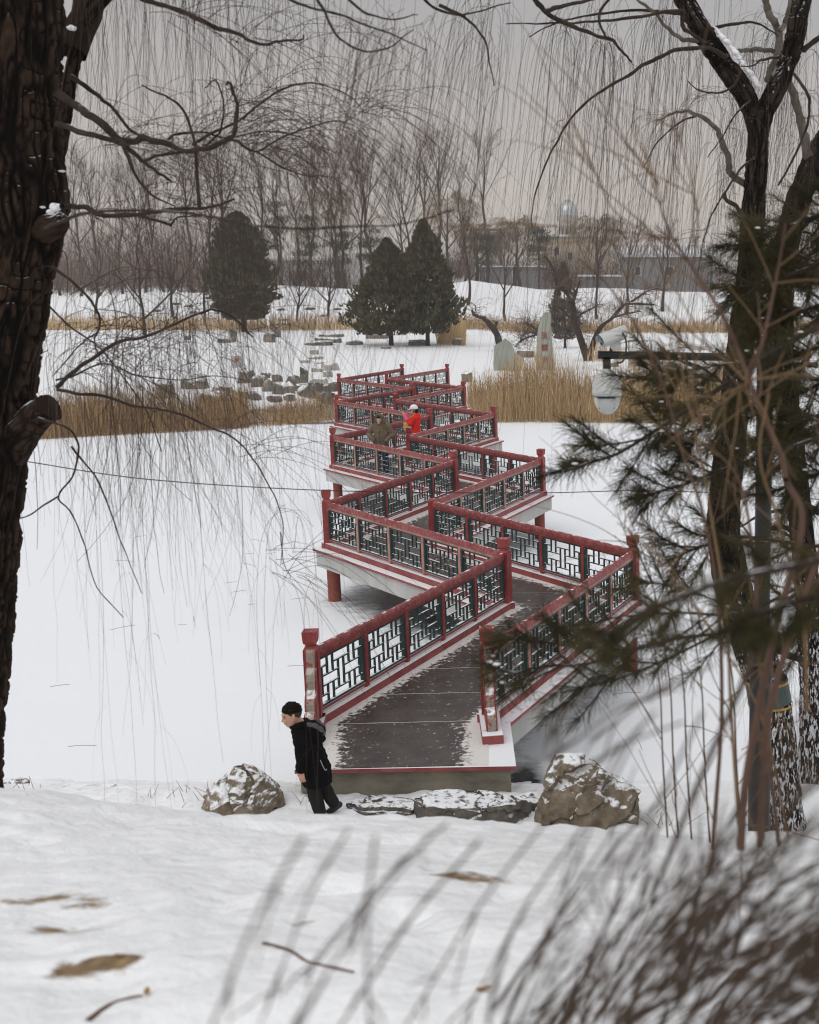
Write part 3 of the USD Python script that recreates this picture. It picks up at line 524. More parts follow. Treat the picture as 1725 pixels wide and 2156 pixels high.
# ------------------------------------------------------------------ camera pole with dome camera and bullet camera
flat('black_steel', (0.012, 0.012, 0.013), 0.45); flat('camera_white', (0.52, 0.53, 0.52), 0.4); flat('camera_cover', (0.46, 0.47, 0.465), 0.35); flat('lens_glass', (0.25, 0.30, 0.32), 0.1, spec=.8); flat('rubber', (0.015, 0.015, 0.016), 0.6)
PD = 9.2
a_end, a_root = W(1259, 747, PD), W(1612, 753, PD + .25)
POLE = thing('camera_pole', 'black steel camera pole with a side arm over the shore', 'pole', (0, 0, 0))
base = np.array([a_root[0], a_root[1], nz(a_root[0], a_root[1]) - .1])
low = trimesh.creation.cylinder(.092, 1.75, sections=28); low.apply_translation(base + [0, 0, .87]); obj('lower_post', low, 'black_steel', POLE, smooth=40)
obj('collar', tubes([np.array([base + [0, 0, 1.74], base + [0, 0, 1.80], base + [0, 0, 1.92]])], [np.array([.10, .10, .072])], 28), 'black_steel', POLE, smooth=40)
up_ = trimesh.creation.cylinder(.066, 2.7, sections=28); up_.apply_translation(base + [0, 0, 1.9 + 1.3]); obj('upper_post', up_, 'black_steel', POLE, smooth=40)
obj('arm', tubes([np.array([a_root, a_root*.5 + a_end*.5, a_end])], [.031], 18), 'black_steel', POLE, smooth=40)
br = spline([W(1447, 757, PD+.1), W(1450, 764, PD+.1), W(1480, 775, PD+.15), W(1520, 805, PD+.2), W(1560, 850, PD+.25)], 20); obj('arm_brace', tubes([br], [.011], 8), 'black_steel', POLE, smooth=40)
c = W(1278, 760, PD); u = PD*1.0/F*1.02     # metres per photo unit at the arm
DC = thing('dome_camera', 'white dome surveillance camera hanging from the end of the pole arm', 'camera', (c[0], c[1], c[2] - 5*u))
def lathe(prof, n=48): return trimesh.creation.revolve(np.array(prof), sections=n)
obj('hanger', lathe([(0, -11*u), (8.2*u, -11*u), (8.2*u, 9*u), (0, 9*u)]), 'black_steel', DC, smooth=30)
H = lambda y: -(y - 765)*u
obj('neck', lathe([(0, H(789)), (9*u, H(789)), (8.6*u, H(775.5)), (0, H(775.5))]), 'camera_white', DC, smooth=30)
obj('shroud', lathe([(0, H(826)), (30.5*u, H(826)), (31.3*u, H(824)), (31*u, H(820)), (28.5*u, H(806)), (24.5*u, H(793)), (23.8*u, H(791.5)), (17*u, H(786)), (11*u, H(784.5)), (0, H(784.5))]), 'camera_white', DC, smooth=25)
obj('shroud_rim', lathe([(0, H(831)), (28*u, H(831)), (30.2*u, H(829)), (30.2*u, H(826.3)), (0, H(826.3))]), 'camera_cover', DC, smooth=25)
obj('dome_shell', lathe([(27.6*u*math.sin(t), H(833) - 36.5*u*(1 - .0)*(math.cos(t))*1.0) for t in np.linspace(0, math.pi/2, 22)] + [(0, H(833))]), 'camera_white', DC, smooth=40)
fp = trimesh.creation.box((36*u, 6*u, 34*u)); fp = trimesh.Trimesh(*trimesh.remesh.subdivide_to_size(fp.vertices, fp.faces, 3*u)); v = np.array(fp.vertices)
zz = (17*u - v[:, 2])/(36.5*u); rr = 27.6*u*np.sqrt(np.clip(1 - np.clip(zz, 0, 1)**2, 0.03, 1)); v[:, 1] = -np.sqrt(np.clip(rr**2 - np.clip(v[:, 0], -rr*.97, rr*.97)**2, 1e-6, None)) - .0035 + (v[:, 1] + 3*u)*.6; v[:, 0] = np.clip(v[:, 0], -rr*.97, rr*.97); v[:, 2] += H(834) - 17*u
obj('face_plate', (v, np.array(fp.faces)), 'camera_cover', DC, smooth=40)
obj('plate_gasket', MB().box((0, -27.4*u, H(833.6)), (38*u, 5*u, 1.6*u)).get(), 'rubber', DC)
for x, y in ((-15, 855), (14.5, 855)):
    rr_ = 27.6*u*math.sqrt(1 - ((y-833)/36.5)**2); t = trimesh.creation.icosphere(2, 1.4*u); t.apply_translation([x*u, -math.sqrt(max(rr_**2 - (x*u)**2, 1e-6)) - .004, H(y)]); obj('screw', t, 'rubber', DC)
t = trimesh.creation.icosphere(2, 1.3*u); t.apply_translation([-9*u, -20.5*u, H(789.2)]); obj('screw', t, 'rubber', DC)
# bullet camera, pointing to the lower left and towards the viewer
c = W(1291, 710, PD); BC = thing('bullet_camera', 'white bullet surveillance camera with sun hood on top of the pole arm', 'camera', c)
ax = np.array([-.80, -.52, -.30]); ax /= np.linalg.norm(ax); rt = np.cross(ax, [0, 0, 1]); rt /= np.linalg.norm(rt); upv = np.cross(rt, ax); RB = np.stack([ax, rt, upv], 1)
def along(profile, x0, x1):
    n = len(profile); v = np.array([[x0, a, b] for a, b in profile] + [[x1, a, b] for a, b in profile]) @ RB.T; i = np.arange(n); j = (i+1) % n
    q = np.stack([i, j, j+n, i+n], 1); f = np.vstack([q[:, [0, 1, 2]], q[:, [0, 2, 3]], [[0, k+1, k] for k in range(1, n-1)], [[n, n+k, n+k+1] for k in range(1, n-1)]]); return v, f
circ = [(14*u*math.cos(t), 13*u*math.sin(t)) for t in np.linspace(0, 2*math.pi, 29)[:-1]]
obj('camera_body', along(circ, -26*u, 27*u), 'camera_cover', BC, smooth=40)
hood = [(16*u*math.cos(t), 14.5*u*math.sin(t) + 1.5*u) for t in np.linspace(-.25, math.pi + .25, 18)] + [(14.6*u*math.cos(t), 13.4*u*math.sin(t) + 1.5*u) for t in np.linspace(math.pi + .25, -.25, 18)]
v, f = along(hood, -30*u, 33*u); m = 18; f = []; n = 36
for k in range(n): f.append([k, (k+1) % n, (k+1) % n + n, k+n])
for k in range(m-1): f.append([k, n-1-k, n-2-k, k+1]); f.append([n+k, n+k+1, n+n-2-k, n+n-1-k])
obj('sun_hood', (v, np.array(f)), 'camera_white', BC, smooth=40)
obj('hood_rim', tubes([np.array([[33.3*u, a, b_] for a, b_ in hood[:18]]) @ RB.T], [1.1*u], 6), 'rubber', BC)
obj('front_glass', along([(12.5*u*math.cos(t), 11.8*u*math.sin(t)) for t in np.linspace(0, 2*math.pi, 25)[:-1]], 27*u, 27.8*u), 'lens_glass', BC)
for a_, b_, rr_ in ((-2, 5, 3), (3, -4, 4)): obj('lens', along([(a_*u + rr_*u*math.cos(t), b_*u + rr_*u*math.sin(t)) for t in np.linspace(0, 2*math.pi, 13)[:-1]], 27.9*u, 28.6*u), 'rubber', BC)
obj('bracket', MB().box((6*u, 3*u, -17*u), (20*u, 10*u, 16*u), None, 1.5*u).get(), 'camera_white', BC)
obj('stand', tubes([np.array([[-4*u, 3*u, -22*u], [-5*u, 3*u, -34*u]])], [3.2*u], 10), 'rubber', BC)
w_ = spline([W(1311, 700, PD-.02), W(1318, 715, PD-.03), W(1319, 735, PD-.035), W(1316, 752, PD-.035), W(1310, 762, PD-.03), W(1300, 764, PD)], 30)
tag(obj('camera_cable', tubes([w_], [2.3*u*.8], 8), 'rubber', None, smooth=40), 'thick black cable looping from the bullet camera over the arm', 'cable')

# ------------------------------------------------------------------ cable strung across the pond
cb = spline([W(20, 966, 8.6), W(65, 973, 8.8), W(300, 1008, 9.4), W(600, 1029, 10.0), W(860, 1036.5, 10.4), W(1150, 1037.5, 10.7), W(1350, 1033, 10.8), W(1560, 1040, 11.0), W(1760, 1054, 11.0)], 60)
tag(obj('strung_cable', tubes([cb], [.0042], 6), 'rubber'), 'thin dark cable strung across the view from the big willow to the right', 'cable')
# ------------------------------------------------------------------ people
flat('skin', (0.52, 0.30, 0.21), 0.55, subsurface_weight=0.1); flat('black_cloth', (0.004, 0.004, 0.005), 0.9, spec=.08); flat('dark_trousers', (0.012, 0.011, 0.011), 0.85, spec=.2)
flat('black_hair', (0.007, 0.005, 0.004), 0.85, spec=.1); flat('red_coat', (0.62, 0.018, 0.010), 0.75, spec=.2); flat('white_cap', (0.72, 0.72, 0.76), 0.7); flat('blue_jeans', (0.012, 0.018, 0.05), 0.85, spec=.2)
pmat('tan_coat', [(0.3, (0.105, 0.075, 0.048)), (0.7, (0.165, 0.120, 0.080))], 9.0, rough=.85, bump=.012, bscale=14); pmat('coat_fur', [(0.3, (0.05, 0.036, 0.025)), (0.7, (0.13, 0.10, 0.075))], 60.0, rough=.95, bump=.01, bscale=120)
pmat('grey_fur', [(0.3, (0.04, 0.034, 0.036)), (0.7, (0.17, 0.145, 0.145))], 70.0, rough=.95, bump=.01, bscale=140)
flat('phone_red', (0.45, 0.02, 0.03), 0.3); flat('mustard_bag', (0.50, 0.30, 0.07), 0.6); flat('sleeve_pink', (0.62, 0.10, 0.16), 0.8); flat('silver', (0.6, 0.6, 0.6), 0.3, metallic=.8); flat('face_dark', (0.05, 0.03, 0.025), 0.6); flat('lip', (0.42, 0.16, 0.13), 0.5); flat('shoe_black', (0.012, 0.012, 0.012), 0.5)
def sph(p, r, sc=(1, 1, 1), seg=20):
    return m3.Manifold.sphere(1.0, seg).scale([r*s for s in sc]).translate([float(x) for x in p])
def chain(*jr):
    """jr: (point, radius or (rx, ry, rz)); hull of consecutive joints"""
    S = [sph(p, 1.0, r if np.ndim(r) else (r, r, r)) for p, r in jr]
    return m3.Manifold.batch_boolean([m3.Manifold.batch_hull([a, b]) for a, b in zip(S[:-1], S[1:])] if len(S) > 1 else S, m3.OpType.Add)
def blend(*ms, res=.012, it=8, wr=0.0, wf=14.0, seed=1):
    m = m3.Manifold.batch_boolean(list(ms), m3.OpType.Add).refine_to_length(res); me = m.to_mesh()
    t = trimesh.Trimesh(np.array(me.vert_properties[:, :3]), np.array(me.tri_verts)); t.merge_vertices()
    trimesh.smoothing.filter_taubin(t, iterations=it)
    if wr:
        v = np.array(t.vertices); n = np.array(t.vertex_normals); q = v*[wf*.5, wf*.5, wf]
        t.vertices = v + n*((meshkit.fbm(q, 3, seed) - .5)*wr)[:, None]
    return t
def hand(wrist, d, palm_n, thumb, s=1.0, curl=.5):
    """palm at wrist along d, fingers curled towards palm_n, thumb on the side given"""
    d, n, th = (np.array(x, float)/np.linalg.norm(x) for x in (d, palm_n, thumb)); w = np.array(wrist); sd = th
    P = [chain((w, (.022*s,)*3), (w + d*.04*s + sd*.012*s, .019*s), (w + d*.065*s + sd*.02*s, .012*s)), chain((w, .022*s), (w + d*.065*s - sd*.022*s, .012*s)), chain((w + d*.06*s + sd*.02*s, .012*s), (w + d*.06*s - sd*.022*s, .012*s))]
    for k, (o, L) in enumerate(((.026, .062), (.009, .070), (-.009, .066), (-.026, .052))):
        b_ = w + d*.068*s + sd*o*s; a1 = d*math.cos(curl*.6) + n*math.sin(curl*.6); a2 = d*math.cos(curl*1.6) + n*math.sin(curl*1.6)
        m_ = b_ + a1*L*.5*s; P.append(chain((b_, .0088*s), (m_, .008*s), (m_ + a2*L*.5*s, .0068*s)))
    b_ = w + d*.025*s + sd*.026*s; m_ = b_ + (d*.5 + sd*.7 + n*.3)*.034*s; P.append(chain((b_, .011*s), (m_, .0095*s), (m_ + (d*.9 + n*.3)*.026*s, .0075*s)))
    return P
# --- boy: black hooded coat, walking left, head bowed. local x = right in the picture, y away, z up
bq = G(676, 1722, .80); bq[2] = nz(bq[0], bq[1]) + .0
BOY = thing('person', 'boy in a black hooded coat walking left before the bridge end, head bowed', 'person', bq)
V = lambda x, y, z: np.array([x, y, z])
hc = V(-.235, .0, 1.085)                                  # head centre
fwd = V(-.86, -.42, -.26); fwd /= np.linalg.norm(fwd); sdv = np.cross(fwd, [0, 0, 1]); sdv /= np.linalg.norm(sdv); upv = np.cross(sdv, fwd)
hp = lambda f, s_, u_: hc + fwd*f + sdv*s_ + upv*u_
head = [sph(hp(-.012, 0, .022), .096, (1, .84, .98)), chain((hp(.03, 0, -.03), .062), (hp(.05, 0, -.085), .034)), chain((hp(.0, 0, -.02), .070), (hp(.02, 0, -.06), .058)),
        chain((hp(.080, 0, .0), .012), (hp(.098, 0, -.03), .0125)), sph(hp(.074, 0, -.064), .020, (1, 1, .6)), sph(hp(.070, .034, -.025), .026), sph(hp(.070, -.034, -.025), .026), chain((hp(.078, -.036, .016), .011), (hp(.080, .036, .016), .011))]
for s_ in (-1, 1): head.append(chain((hp(-.012, s_*.082, .012), (.014, .012, .02)), (hp(-.006, s_*.080, -.022), (.010, .010, .012))))
neck = chain((hp(-.035, 0, -.07), .045), (V(-.135, .02, .95), .052))
hip = V(-.02, 0, .56)
torso_b = chain((V(-.135, .02, .93), (.07, .085, .06)), (V(-.06, .01, .70), (.075, .09, .07)), (hip, (.075, .09, .06)))
fl, kl, al = V(-.03, -.03, .54), V(-.035, -.05, .28), V(.0, -.05, .06)          # near leg straight down
fr_, kr, ar = V(-.01, .05, .54), V(.025, .06, .30), V(.125, .07, .105)         # far leg trailing
legs = [chain((fl, .068), (kl, .050), (al, .036)), chain((fr_, .068), (kr, .050), (ar, .036))]
arm_n = chain((V(-.12, -.09, .90), .045), (V(-.09, -.14, .72), .036), (V(-.108, -.166, .565), .024))
arm_f = chain((V(-.15, .12, .90), .045), (V(-.16, .17, .72), .036), (V(-.20, .15, .60), .024))
hn = hand(V(-.110, -.168, .56), (-.06, -.02, -1), (.35, .55, 0), (-1, .1, 0), .92, .35); hf = hand(V(-.20, .15, .60), (-.15, .0, -1), (.3, -.5, 0), (-1, 0, 0), .9, .4)
bd = blend(*head, neck, torso_b, *legs, arm_n, arm_f, *hn, *hf, res=.007, it=4)
obj('body', bd, 'skin', BOY, smooth=True)
coat = blend(chain((V(-.155, .015, .955), (.085, .105, .05)), (V(-.115, .01, .87), (.125, .150, .07)), (V(-.065, .0, .70), (.138, .145, .08)), (V(-.030, .0, .54), (.150, .150, .08)), (V(-.018, .0, .37), (.150, .145, .035))),
    chain((V(-.125, -.095, .885), .078), (V(-.095, -.145, .73), .068), (V(-.108, -.165, .60), .054), (V(-.112, -.168, .575), .046)), chain((V(-.16, .12, .885), .072), (V(-.165, .175, .73), .058), (V(-.20, .155, .62), .048)),
    chain((V(-.235, -.0, .965), (.02, .05, .03)), (V(-.16, -.06, .985), .036), (V(-.07, .0, .985), .045), (V(-.13, .075, .985), .036)),
    chain((V(-.05, .01, .965), (.075, .10, .05)), (V(.02, .015, .90), (.065, .10, .055)), (V(.04, .01, .83), (.045, .08, .04))), res=.010, it=6, wr=.050, wf=15, seed=3)
obj('coat', coat, 'black_cloth', BOY, smooth=True)
fur = blend(chain((V(-.045, -.065, 1.005), .022), (V(.02, -.05, .985), .024), (V(.062, -.03, .935), .026), (V(.068, .0, .885), .026), (V(.06, .05, .92), .024), (V(.0, .085, .99), .022)), res=.008, it=3, wr=.025, wf=60, seed=5)
obj('hood_fur', fur, 'grey_fur', BOY, smooth=True)
tr = blend(chain((fl + [0, 0, -.02], .085), (kl, .072), (al + [.005, 0, .03], .062)), chain((fr_ + [0, 0, -.02], .085), (kr, .070), (ar + [-.012, 0, .015], .058)), res=.014, it=8, wr=.014, wf=18, seed=6)
obj('trousers', tr, 'dark_trousers', BOY, smooth=True)
obj('shoe', blend(chain((al + [.03, 0, -.025], (.04, .038, .032)), (al + [-.10, -.02, -.035], (.045, .036, .022))), res=.012, it=5), 'shoe_black', BOY, smooth=True)
obj('shoe', blend(chain((ar + [.045, 0, -.005], (.034, .034, .036)), (ar + [-.05, -.01, -.072], (.045, .034, .022))), res=.012, it=5), 'shoe_black', BOY, smooth=True)
hair = blend(sph(hp(-.018, 0, .032), .0995, (1, .87, .99)), res=.006, it=2, wr=.024, wf=75, seed=2); v = np.array(hair.vertices); rel = v - hc
cut = (rel @ upv) - np.interp(rel @ fwd, [-.13, -.080, -.055, -.020, .010, .035, .060, .080], [.012, .020, .030, .036, .040, .042, .050, .060]); keep = cut[hair.faces].mean(1) > 0; hair.update_faces(keep); hair.remove_unreferenced_vertices()
obj('hair', hair, 'black_hair', BOY, smooth=True)
flat('hair_stubble', (0.060, 0.036, 0.027), .9, spec=.1); fade = blend(sph(hp(-.016, 0, .026), .0968, (1, .865, .98)), res=.006, it=2); rel = np.array(fade.vertices) - hc
cut = (rel @ upv) - np.interp(rel @ fwd, [-.13, -.080, -.055, -.030, -.005, .020, .045, .080], [-.066, -.062, -.046, -.012, .006, .016, .060, .075]); fade.update_faces(cut[fade.faces].mean(1) > 0); fade.remove_unreferenced_vertices()
obj('hair_sides', fade, 'hair_stubble', BOY, smooth=True)
for s_ in (-1, 1):
    obj('eye', trimesh.util.concatenate([trimesh.creation.icosphere(1, .006).apply_translation(hp(.074, s_*.034, -.006 - .001*k) + sdv*.007*(k - 1)) for k in range(3)]), 'face_dark', BOY)
    obj('eyebrow', tubes([np.array([hp(.082, s_*.02, .020), hp(.082, s_*.034, .024), hp(.072, s_*.05, .018)])], [.0045], 5), 'black_hair', BOY)
obj('mouth', tubes([np.array([hp(.083, -.02, -.064), hp(.093, 0, -.062), hp(.083, .02, -.064)])], [.005], 6), 'lip', BOY)
obj('pocket_zip', tubes([spline([V(.068, -.130, .66), V(.088, -.128, .60), V(.108, -.118, .55), V(.118, -.100, .555)], 12)], [.0032], 5), 'silver', BOY)
obj('chest_seam', tubes([spline([V(-.165, -.118, .80), V(-.10, -.165, .775), V(-.02, -.150, .79)], 10)], [.0028], 5), 'face_dark', BOY)
for x, z in ((-.150, .842), (-.118, .855)):
    t = trimesh.creation.icosphere(1, .008); t.apply_translation([x, -.153, z]); obj('button', t, 'silver', BOY)
# --- man in a tan hooded parka, facing the camera, head bowed, hands in pockets
q = G(806, 998.5, ZD); MAN = thing('person', 'person in a tan hooded parka with head bowed and hands in pockets on the bridge', 'person', (q[0], q[1], ZD))
hc2 = V(.0, -.10, 1.50)
hd = [sph(hc2, .10, (.86, 1, 1.08)), chain((hc2 + [0, -.05, -.04], .055), (hc2 + [0, -.055, -.085], .036)), chain((hc2 + [0, -.088, -.01], .011), (hc2 + [0, -.100, -.035], .013)), chain((hc2 + [0, .02, -.08], .055), (V(0, .0, 1.33), .06))]
for s_ in (-1, 1): hd.append(chain((hc2 + [s_*.09, 0, .01], .015), (hc2 + [s_*.088, 0, -.03], .012)))
body = hd + [chain((V(0, 0, 1.32), (.12, .09, .06)), (V(0, 0, 1.1), (.14, .10, .1)), (V(0, 0, .88), (.14, .10, .08)))]
for s_ in (-1, 1):
    body += [chain((V(s_*.08, 0, .86), .085), (V(s_*.10, -.02, .47), .058), (V(s_*.11, .02, .09), .042)), chain((V(s_*.17, 0, 1.32), .05), (V(s_*.30, .03, 1.09), .04), (V(s_*.20, -.10, .98), .03))] + hand(V(s_*.20, -.10, .98), (-s_*.5, -.1, -.75), (-s_*.2, .9, 0), (-s_*.2, -.9, .2), 1.0, .5)
obj('body', blend(*body, res=.012, it=4), 'skin', MAN, smooth=True)
ct = [chain((V(0, .0, 1.36), (.13, .10, .05)), (V(0, 0, 1.28), (.215, .135, .08)), (V(0, 0, 1.05), (.205, .150, .1)), (V(0, 0, .85), (.205, .150, .09)), (V(0, 0, .78), (.20, .150, .05)))]
for s_ in (-1, 1): ct += [chain((V(s_*.19, 0, 1.30), .088), (V(s_*.325, .04, 1.09), .075), (V(s_*.22, -.125, .985), .062), (V(s_*.17, -.14, .94), .055))]
obj('parka', blend(*ct, res=.018, it=8, wr=.045, wf=8, seed=8), 'tan_coat', MAN, smooth=True)
hood = m3.Manifold.batch_boolean([chain((V(0, -.045, 1.58), (.115, .115, .09)), (V(0, .01, 1.50), (.135, .125, .12)), (V(0, .02, 1.38), (.15, .12, .08))), chain((hc2 + [0, -.13, -.01], (.075, .05, .09)), (hc2 + [0, -.22, -.10], (.085, .05, .10)))], m3.OpType.Subtract)
obj('hood', blend(hood, res=.014, it=4, wr=.012, wf=12, seed=9), 'tan_coat', MAN, smooth=True)
ring = [hc2 + V(.098*math.sin(t), -.10 - .03*math.cos(t) , .015 + .118*math.cos(t)) for t in np.linspace(-2.5, 2.5, 15)]
obj('hood_fur', blend(chain(*[(p_, .022) for p_ in ring]), res=.012, it=2, wr=.03, wf=50, seed=4), 'coat_fur', MAN, smooth=True)
obj('hair', blend(sph(hc2 + [0, .01, .02], .103, (.86, 1, 1.05)), res=.02, it=2), 'black_hair', MAN, smooth=True)
obj('jeans', blend(*[chain((V(s_*.085, 0, .86), .108), (V(s_*.10, -.02, .47), .082), (V(s_*.11, .02, .10), .070)) for s_ in (-1, 1)], res=.02, it=6, wr=.02, wf=14), 'blue_jeans', MAN, smooth=True)
for s_ in (-1, 1): obj('shoe', blend(chain((V(s_*.11, .03, .05), (.048, .05, .045)), (V(s_*.13, -.14, .035), (.05, .05, .033))), res=.016, it=4), 'shoe_black', MAN, smooth=True)
obj('zip', MB().box((0, -.150, 1.0), (.012, .012, .42)).get(), 'coat_fur', MAN)
# --- woman in red coat, white cap, facing left, holding up a phone
q = G(877, 966.5, ZD); WOM = thing('person', 'woman in a bright red coat and white cap facing left, holding up a phone', 'person', (q[0], q[1], ZD))
h3 = V(-.02, 0, 1.465); f3 = V(-.97, -.2, -.12); f3 /= np.linalg.norm(f3); s3 = np.cross(f3, [0, 0, 1]); s3 /= np.linalg.norm(s3); u3 = np.cross(s3, f3); hq = lambda f, s_, u_: h3 + f3*f + s3*s_ + u3*u_
hd = [sph(hq(-.01, 0, .01), .098, (1, .86, 1.08)), chain((hq(.035, 0, -.04), .06), (hq(.052, 0, -.10), .034)), chain((hq(.088, 0, .0), .011), (hq(.108, 0, -.035), .013)), sph(hq(.083, 0, -.07), .018), chain((hq(-.03, 0, -.08), .052), (V(.02, 0, 1.30), .058))]
for s_ in (-1, 1): hd.append(chain((hq(-.012, s_*.085, .0), .015), (hq(-.008, s_*.084, -.035), .012)))
pw1, pw2 = V(-.31, -.08, 1.335), V(-.29, .06, 1.33)
body = hd + [chain((V(.03, 0, 1.27), (.09, .12, .06)), (V(.03, 0, 1.05), (.10, .12, .1)), (V(.02, 0, .82), (.10, .13, .08)))]
for s_, w_ in ((-1, pw1), (1, pw2)):
    body += [chain((V(.02, s_*.07, .8), .08), (V(.0, s_*.08, .45), .055), (V(.02, s_*.09, .09), .04)), chain((V(.03, s_*.16, 1.24), .048), (V(-.10, s_*.19, 1.06), .038), (w_, .027))] + hand(w_, (-.45, -s_*.1, .95), (-.4, s_*.5, -.2), (-.8, s_*.5, .1), .95, .75)
obj('body', blend(*body, res=.011, it=4), 'skin', WOM, smooth=True)
ct = [chain((V(.03, 0, 1.31), (.075, .10, .04)), (V(.035, 0, 1.24), (.125, .19, .07)), (V(.02, 0, 1.02), (.125, .165, .09)), (V(.02, 0, .90), (.115, .155, .07)), (V(.03, 0, .72), (.155, .19, .07)), (V(.03, 0, .55), (.175, .21, .04))),
      chain((V(.09, 0, 1.32), (.06, .11, .06)), (V(.15, 0, 1.22), (.045, .09, .06)))]
for s_, w_ in ((-1, pw1), (1, pw2)): ct.append(chain((V(.03, s_*.165, 1.23), .080), (V(-.10, s_*.195, 1.06), .068), (w_*.75 + V(-.10, s_*.195, 1.06)*.25, .052)))
obj('coat', blend(*ct, res=.016, it=8, wr=.02, wf=9, seed=12), 'red_coat', WOM, smooth=True)
for s_, w_ in ((-1, pw1), (1, pw2)): e_ = V(-.10, s_*.195, 1.06); obj('cuff', blend(chain((w_*.45 + e_*.55, .066), (w_*.85 + e_*.15, .054)), res=.015, it=4), 'sleeve_pink', WOM, smooth=True)
obj('hair', blend(sph(hq(-.03, 0, .0), .104, (.95, .9, 1.0)), chain((hq(-.06, 0, -.03), (.06, .08, .06)), (hq(-.07, 0, -.10), (.05, .075, .05))), res=.014, it=4), 'black_hair', WOM, smooth=True)
cap = m3.Manifold.batch_boolean([sph(hq(-.012, 0, .045), .118, (1.02, .92, .92)), chain((hq(0, 0, -.09), (.3, .3, .10)), (hq(0.001, 0, -.06), (.3, .3, .085)))], m3.OpType.Subtract)
obj('cap', blend(cap, res=.012, it=3), 'white_cap', WOM, smooth=True)
bm = blend(chain((hq(.095, -.05, .035), (.012, .03, .010)), (hq(.15, 0, .012), (.03, .04, .008)), (hq(.095, .05, .035), (.012, .03, .010))), res=.01, it=3); obj('cap_brim', bm, 'white_cap', WOM, smooth=True)
obj('trousers', blend(*[chain((V(.02, s_*.075, .72), .095), (V(.0, s_*.08, .45), .072), (V(.02, s_*.09, .12), .06)) for s_ in (-1, 1)], res=.02, it=5), 'dark_trousers', WOM, smooth=True)
for s_ in (-1, 1): obj('boot', blend(chain((V(.03, s_*.09, .16), .055), (V(.03, s_*.09, .05), (.05, .045, .045)), (V(-.12, s_*.10, .035), (.055, .042, .03))), res=.016, it=4), 'shoe_black', WOM, smooth=True)
pc = (pw1 + pw2)/2 + V(-.075, 0, .13)
ph = obj('phone', MB().box((0, 0, 0), (.010, .078, .155), trimesh.transformations.rotation_matrix(-.25, [0, 1, 0])[:3, :3], .003).get(), 'phone_red'); UsdGeom.Xformable(ph).AddTranslateOp().Set(Gf.Vec3d(*(q + pc - [0, 0, q[2] - ZD]))); tag(ph, 'small red phone held up by the woman in red', 'phone')
bag = thing('shoulder_bag', 'mustard yellow bag hanging at the front of the woman in red', 'bag', (q[0] - .235, q[1] - .16, ZD + .97))
obj('pouch', blend(chain((V(0, 0, .10), (.075, .05, .04)), (V(.03, 0, -.10), (.09, .055, .05))), res=.014, it=5), 'mustard_bag', bag, smooth=True)
obj('strap', tubes([spline([V(0, 0, .14), V(.06, -.03, .22), V(.16, -.06, .30), V(.25, .0, .345)], 12)], [.009], 6), 'mustard_bag', bag)
# ------------------------------------------------------------------ far side: reeds, cypresses, bare trees, buildings
flat('far_bark', (0.058, 0.040, 0.032), 0.9); flat('far_twig', (0.105, 0.072, 0.056), 0.9); flat('tan_twig', (0.20, 0.145, 0.085), 0.9); flat('thicket_twig', (0.145, 0.10, 0.078), 0.95)
pmat('dark_bark', [(0.3, (0.022, 0.016, 0.012)), (0.7, (0.060, 0.045, 0.035))], 12.0, rough=.95, snow=(.55, .9, .42, .55, 2.5))
flat('reed_straw', (0.46, 0.31, 0.155), 0.85); flat('reed_dark', (0.30, 0.195, 0.10), 0.9); flat('reed_pale', (0.54, 0.40, 0.22), 0.85)
def leafmat(name, c0, c1, sc):
    return usdkit.material(stage, LK + name, {'g': ('geometry', {}), 'n': ('noise_texture', dict(scale=sc, detail=3.0)), 'r': ('rgb_ramp', {'ramp': [(0.35, c0), (0.65, c1)]}), 'p': ('principled_bsdf', dict(roughness=.85, specular_ior_level=.2)), 't': ('translucent_bsdf', {}), 'm': ('mix_closure', dict(fac=.2))},
        [('g.position', 'n.vector'), ('n.fac', 'r.fac'), ('r.color', 'p.base_color'), ('r.color', 't.color'), ('p.BSDF', 'm.closure1'), ('t.BSDF', 'm.closure2')], surface='m.closure')
leafmat('cypress_leaf', (0.024, 0.027, 0.016), (0.125, 0.108, 0.055), 2.2); leafmat('grey_conifer', (0.07, 0.06, 0.052), (0.14, 0.12, 0.105), 2.0); leafmat('pine_far', (0.03, 0.037, 0.027), (0.075, 0.08, 0.055), 1.0)
def reeds(name, n, place, h, mats, label, seed, lean=.25, wid=.016):
    rg = np.random.default_rng(seed); T = tag(UsdGeom.Xform.Define(stage, '/World/' + numbered('/World', name)).GetPrim(), label, 'reeds', kind='stuff')
    x, y = place(rg, n); z = far_z(x, y) - .05; H = (h(x, y) if callable(h) else np.full(n, h))*rg.uniform(.35, 1.15, n)
    a = rg.uniform(0, 6.28, n); L = lean*H*np.abs(rg.normal(size=n))*.7; b_ = rg.uniform(0, 1, n)**4*.5*H; t = np.linspace(0, 1, 5)[None]
    P = np.stack([x[:, None] + (np.cos(a)*L)[:, None]*t**1.6, y[:, None] + (np.sin(a)*L)[:, None]*t**1.6, z[:, None] + H[:, None]*t - b_[:, None]*t**3], 2)
    Wd = np.array([1, 1, .9, .7, .5])[None]*wid*rg.uniform(.6, 1.3, (n, 1)); mi = rg.integers(0, len(mats), n)
    for m in sorted(set(mats)):
        k = np.isin(mi, [i for i, q in enumerate(mats) if q == m]); curves('stems', list(P[k]), list(Wd[k]), m, T)
    return T
def place_px(x0, x1, d0, d1, pw=1.0):
    def f(rg, n):
        s = d0 + (d1 - d0)*rg.random(n)**pw; px = rg.uniform(x0, x1, n); x = (px - CX)/F*54
        for _ in range(3): Y = shore(x) + s; x = (px - CX)/F*Y
        return x, shore(x) + s
    return f
